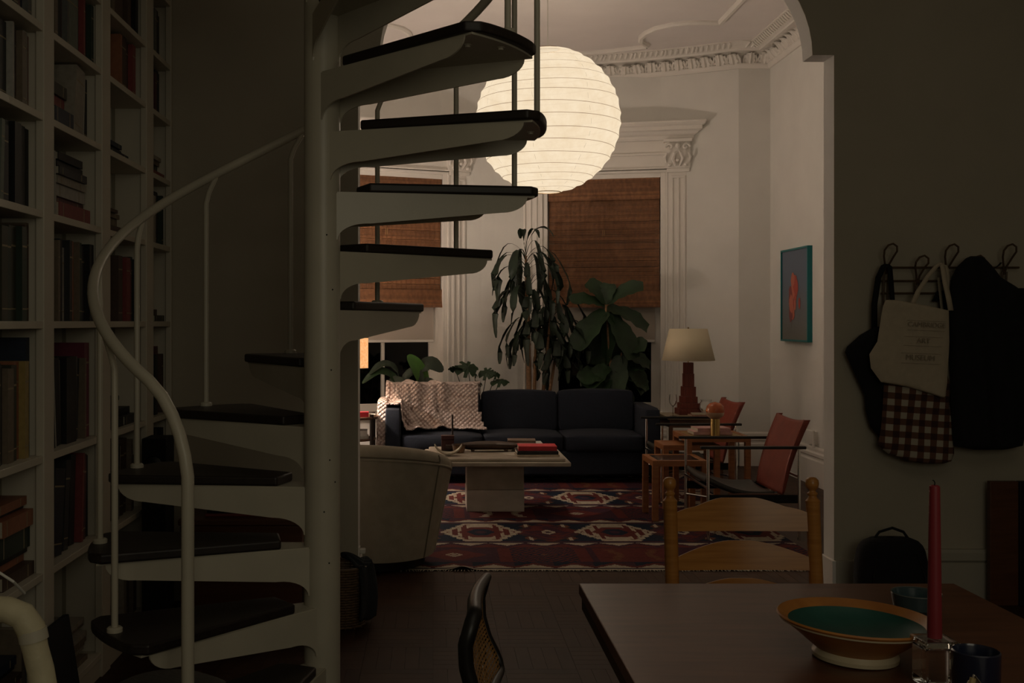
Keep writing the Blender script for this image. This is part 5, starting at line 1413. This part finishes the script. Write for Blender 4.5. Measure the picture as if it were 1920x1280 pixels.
# nearest bay (only its far part is in view)
fill(1, 8, [V('black', .05, .24), V('grey', .04, .25), V('brown', .05, .25), V('navy', .05, .24), V('tan', .03, .22), V('maroon', .04, .25), V('blue', .05, .24), V('green', .04, .25), V('black', .04, .22), V('charcoal', .04, .24)])
fill(1, 7, [V('black', .05, .24), V('grey', .04, .25), V('brown', .05, .25), V('navy', .05, .24), V('tan', .03, .22), V('maroon', .04, .25), V('blue', .05, .24), V('green', .04, .25), V('black', .04, .22)])
fill(1, 6, [V('brown', .06, .24), V('grey', .05, .25), V('tan', .04, .25), V('navy', .05, .26), V('grey', .04, .24), V('green', .05, .26), V('blue', .045, .25), V('olive', .04, .25), V('maroon', .04, .26), V('blue', .04, .25), V('grey', .03, .24), V('maroon', .015, .26), V('magenta', .01, .26)])
fill(1, 5, [V('brown', .05, .25), V('black', .05, .26), V('grey', .06, .27), V('charcoal', .24, .265), V('white', .012, .27), V('black', .03, .27), V('brown', .03, .26), V('tan', .035, .26), V('white', .03, .27), V('pink', .035, .265)])
fill(1, 4, [V('grey', .06, .27), V('brown', .06, .28), V('navy', .06, .29), V('charcoal', .06, .29, 4), V('sage', .025, .27, 3), V('charcoal', .05, .26), V('grey', .02, .28)]+[V('black', .055, .28)]*3)
fill(1, 3, [V('grey', .06, .28), V('white', .05, .30), V('black', .06, .30), V('white', .03, .30, 3), V('olive', .05, .31), V('green', .05, .31), V('olive', .06, .32), V('green', .045, .32), V('brown', .035, .33), V('tan', .022, .34)])
fill(1, 2, [V('blue', .05, .38), V('black', .05, .34), V('pink', .02, .33), V('tan', .04, .32), V('olive', .05, .33), V('black', .03, .32), V('pink', .015, .32), V('tan', .05, .31), V('olive', .045, .32), V('orange', .04, .33), V('yellow', .035, .33), V('yellow', .02, .31), V('blue', .03, .41)])
fill(1, 1, [('h', [('brown', .04, .3), ('orange', .03, .3), ('brown', .03, .3), ('black', .02, .28), ('green', .10, .24), ('orange', .05, .28), ('black', .012, .28), ('orange', .035, .27)], .32), ('h', [('brown', .045, .28), ('orange', .03, .28), ('black', .02, .27), ('green', .075, .26), ('orange', .055, .26), ('black', .012, .26), ('orange', .03, .26)], .27)])
fill(1, 0, [V('black', .05, .3), V('red', .04, .3), ('h', [('black', .03, .28), ('green', .03, .27), ('white', .035, .28), ('red', .055, .27), ('brown', .02, .26), ('black', .02, .26), ('blue', .03, .25)], .30), V('tan', .03, .3), V('grey', .04, .28)])
# second bay
fill(2, 7, [V('brown', .04, .26), V('black', .05, .27), V('maroon', .04, .25), V('grey', .05, .28), V('green', .04, .28), V('black', .05, .26), V('brown', .05, .27), V('cream', .04, .26), V('navy', .05, .27)])
fill(2, 6, [V('tan', .03, .25), V('yellow', .014, .25), V('black', .07, .27), V('maroon', .03, .25), V('grey', .02, .24), V('sage', .13, .27), V('charcoal', .03, .26), V('red', .02, .27), V('cream', .02, .25), V('black', .04, .26), V('green', .03, .25)])
fill(2, 5, [('h', [('blue', .07, .2), ('red', .055, .2), ('olive', .045, .19)], .20), V('cream', .10, .265, 7), V('white', .012, .26, 4), V('tan', .010, .25, 3), V('charcoal', .05, .26)])
fill(2, 4, [V('white', .010, .24, -3), V('black', .012, .22, -3), ('h', [('red', .06, .36), ('maroon', .025, .34), ('white', .045, .33), ('cream', .03, .33), ('charcoal', .03, .32), ('black', .032, .30), ('black', .03, .28)], .40)])
fill(2, 3, [V('tan', .02, .30), V('black', .04, .30), V('navy', .03, .31), V('white', .045, .28), V('charcoal', .03, .31), V('orange', .035, .31), V('orange', .03, .31), V('tan', .008, .31), V('green', .05, .31), V('charcoal', .06, .30), V('black', .05, .31)])
fill(2, 2, [V('black', .03, .34, -5), V('white', .008, .33, -5), V('black', .05, .33, -4), V('cream', .008, .32, -3), V('black', .11, .33), V('grey', .012, .33, 4), V('charcoal', .03, .32, 4), V('tan', .02, .32), V('magenta', .06, .38), V('grey', .02, .36)])
fill(2, 1, [V('tan', .008, .33), V('navy', .11, .32, 8), V('charcoal', .05, .34, 6), V('black', .06, .35, 4), V('red', .02, .35, 4), V('maroon', .03, .34, 3), V('black', .04, .33)])
fill(2, 0, [V('black', .05, .38), ('h', [('tan', .02, .42), ('cream', .025, .42), ('tan', .02, .41), ('tan', .03, .42), ('cream', .02, .41), ('tan', .02, .42), ('cream', .02, .4)], .50)])
# third bay
fill(3, 7, [V('tan', .04, .25), V('brown', .12, .27), V('brown', .06, .26), V('orange', .03, .25), V('brown', .05, .26), V('red', .03, .27), V('maroon', .04, .26), V('black', .04, .25)])
fill(3, 6, [V('orange', .03, .24), V('brown', .09, .25), V('tan', .03, .24), V('brown', .06, .25), V('red', .05, .25), V('maroon', .03, .24)])
fill(3, 5, [V('sage', .02, .25, -2), V('tan', .015, .24, -5), V('cream', .010, .22, -5), ('h', [('navy', .025, .28), ('charcoal', .025, .27), ('blue', .02, .22)], .30)], far=-1)
fill(3, 4, [V('brown', .03, .16), ('h', [('brown', .03, .28), ('tan', .04, .26), ('tan', .02, .28), ('brown', .015, .2)], .30)], far=-1)
fill(3, 3, [V('brown', .06, .29), V('black', .03, .27), V('cream', .02, .27), V('brown', .03, .28), V('red', .06, .29), ('g', .02), V('maroon', .03, .28), ('g', .015), V('green', .03, .30), V('navy', .02, .29)])
fill(3, 2, [('h', [('black', .04, .3), ('charcoal', .045, .28), ('black', .03, .28), ('navy', .02, .26)], .32), ('h', [('charcoal', .04, .2), ('black', .03, .2)], .2)], far=-1)
fill(3, 1, [V('black', .05, .33, 4), V('white', .012, .32, 4), V('brown', .07, .34, 3), V('brown', .05, .34, 3), V('tan', .03, .33), V('black', .04, .25), V('navy', .03, .25)])
fill(3, 0, [('h', [('tan', .03, .3), ('cream', .02, .3), ('tan', .03, .29)], .3), V('cream', .04, .35), V('tan', .06, .36), V('white', .03, .34), V('grey', .04, .36), V('tan', .05, .35), V('cream', .03, .34), V('black', .04, .33)])
# last bay
fill(4, 7, [V('grey', .04, .24), V('charcoal', .06, .25), V('brown', .04, .24), V('black', .05, .25)])
fill(4, 6, [V('maroon', .03, .2), V('brown', .04, .22), V('navy', .06, .24), V('charcoal', .05, .24)])
fill(4, 5, [('h', [('red', .03, .2), ('navy', .04, .2), ('tan', .02, .19), ('cream', .02, .18)], .2)])
fill(4, 4, [V('cream', .05, .24), V('charcoal', .05, .26), V('black', .05, .27), V('black', .04, .27), V('green', .03, .26)])
fill(4, 3, [('h', [('olive', .03, .18), ('brown', .03, .16)], .18)])
fill(4, 2, [V('black', .05, .30), V('white', .02, .26), V('maroon', .05, .34), V('red', .03, .34), V('brown', .03, .3)])
fill(4, 1, [V('tan', .05, .28), V('orange', .04, .29), V('black', .03, .33), V('charcoal', .04, .32), V('black', .04, .33)])
fill(4, 0, [V('black', .06, .36), V('charcoal', .08, .40), V('cream', .05, .33), V('white', .03, .34)])

# ------------------------------------------------------------------ low things under and behind the stair
cr_ = thing('wooden_chest', 'reddish wooden chest behind the lower stair treads', 'chest', (-.86, 5.26, 0))
a = MB(); a.box(-.32, .25, -.24, .27, .06, .50); a.build('body', M_mah, cr_, bevel=.006)
a = MB(); a.box(-.328, .26, -.25, .28, .501, .53); a.build('lid', M_mah, cr_, bevel=.006)
for sx_ in (-.29, .22):
    for sy in (-.2, .23): a = MB(); a.box(sx_-.025, sx_+.025, sy-.025, sy+.025, 0, .06); a.build('foot', M_mah, cr_)
zz = .531
for i, (t, c_, w, dxx, r_) in enumerate(((.014, 'red', .30, .0, 2), (.012, 'black', .29, .01, -3), (.010, 'grey', .30, .03, 4), (.014, 'black', .28, -.01, -2), (.012, 'white', .27, .02, 3), (.024, 'cream', .24, -.02, -4))):
    nm = ['red magazine at the bottom of the pile on the wooden chest', 'black magazine second from the bottom on the wooden chest', 'grey magazine third in the pile on the wooden chest', 'black magazine above the grey one on the wooden chest', 'white magazine second from the top on the wooden chest', 'thick cream catalogue topmost on the wooden chest'][i]
    rr = thing('magazine', nm, 'magazine', (-.93+dxx, 5.20, zz), R(r_), 'magazines on the chest')
    a = MB(); a.box(-w/2, w/2, -.11, .11, 0, .0015); a.box(-w/2, w/2, -.11, .11, t-.0015, t); a.box(-w/2, w/2, -.11, -.1085, 0, t); a.build('cover', mat('mag_'+c_, PAL[c_], .35), rr)
    a = MB(); a.box(-w/2+.002, w/2-.002, -.108, .108, .0016, t-.0016); a.build('pages', M_pages, rr); zz += t+.0004
spk = thing('black_speaker', 'tall narrow black loudspeaker behind the stair near the end of the bookcase', 'speaker', (-1.268, 4.97, 0))
a = MB(); a.box(-.055, .055, -.08, .08, .02, .92); a.build('cabinet', M_black, spk, bevel=.004)
a = MB(); a.box(-.07, .07, -.09, .09, 0, .02); a.build('base', M_blackp, spk)
for z_ in (.80, .62):
    a = MB(); a.lathe([(0, .004), (.02, .004), (.038, .0), (.042, .006)], 20, M=TR(0, -.081, z_, rx=pi/2)); a.build('driver', M_blackp, spk)
# leaning portfolio, newspapers, grey pouffe at lower left
pf = MB(); pf.box(-.012, .012, -.16, .16, 0, .40); o = pf.build('portfolio', M_black, None, (-1.26, 3.72, 0.003), bevel=.004); o.rotation_euler = (0, R(-9), 0)
tag(o, 'black portfolio case leaning against the foot of the bookcase', 'portfolio')
pfe = MB(); pfe.lathe([(0, 0), (.19, .0), (.225, .03), (.235, .12), (.22, .20), (.15, .235), (0, .245)], 36)
tag(pfe.build('pouffe', mat('grey_wool', (.10, .10, .085), .95, bump=.3), None, (-.90, 3.62, 0), smooth=True), 'round grey pouffe on the floor in front of the lowest stair treads', 'pouffe')
# insulated pipe and loose cable at the very left foreground
pp = thing('insulated_pipe', 'bent white pipe wrapped in insulation at the lower left corner', 'pipe', (-.80, 2.20, 0))
Yp = 2.2
def pq(px, py, dy=0): v = W(px, py, Yp+dy); return (v.x+.80, dy, v.z)
a = MB(); a.tube([pq(-60, 1140), pq(-20, 1141), pq(15, 1143), pq(42, 1154), pq(58, 1178), pq(66, 1215), pq(76, 1255), pq(84, 1300), (pq(84, 1300)[0], 0, .0)], [.026, .026, .027, .028, .029, .026, .027, .027, .027], 18); a.build('wrapped_pipe', mat('pipe_wrap', (.56, .50, .33), .55, var=.08, scale=12, bump=.5, bscale=18), pp, smooth=True)
a = MB(); a.tube([pq(60, 1180), pq(64, 1200)], .0295, 18); a.build('tape_band', mat('wrap_tape', (.50, .46, .36), .4), pp, smooth=True)
cbm = MB(); cbm.tube([W(-30, 1050, 2.6), W(0, 1074, 2.6), W(25, 1090, 2.6), W(46, 1112, 2.66)], .0035, 8)
tag(cbm.build('cable', mat('white_plastic', (.7, .68, .62), .4), None, smooth=True), 'thin white cable drooping above the insulated pipe', 'cable')
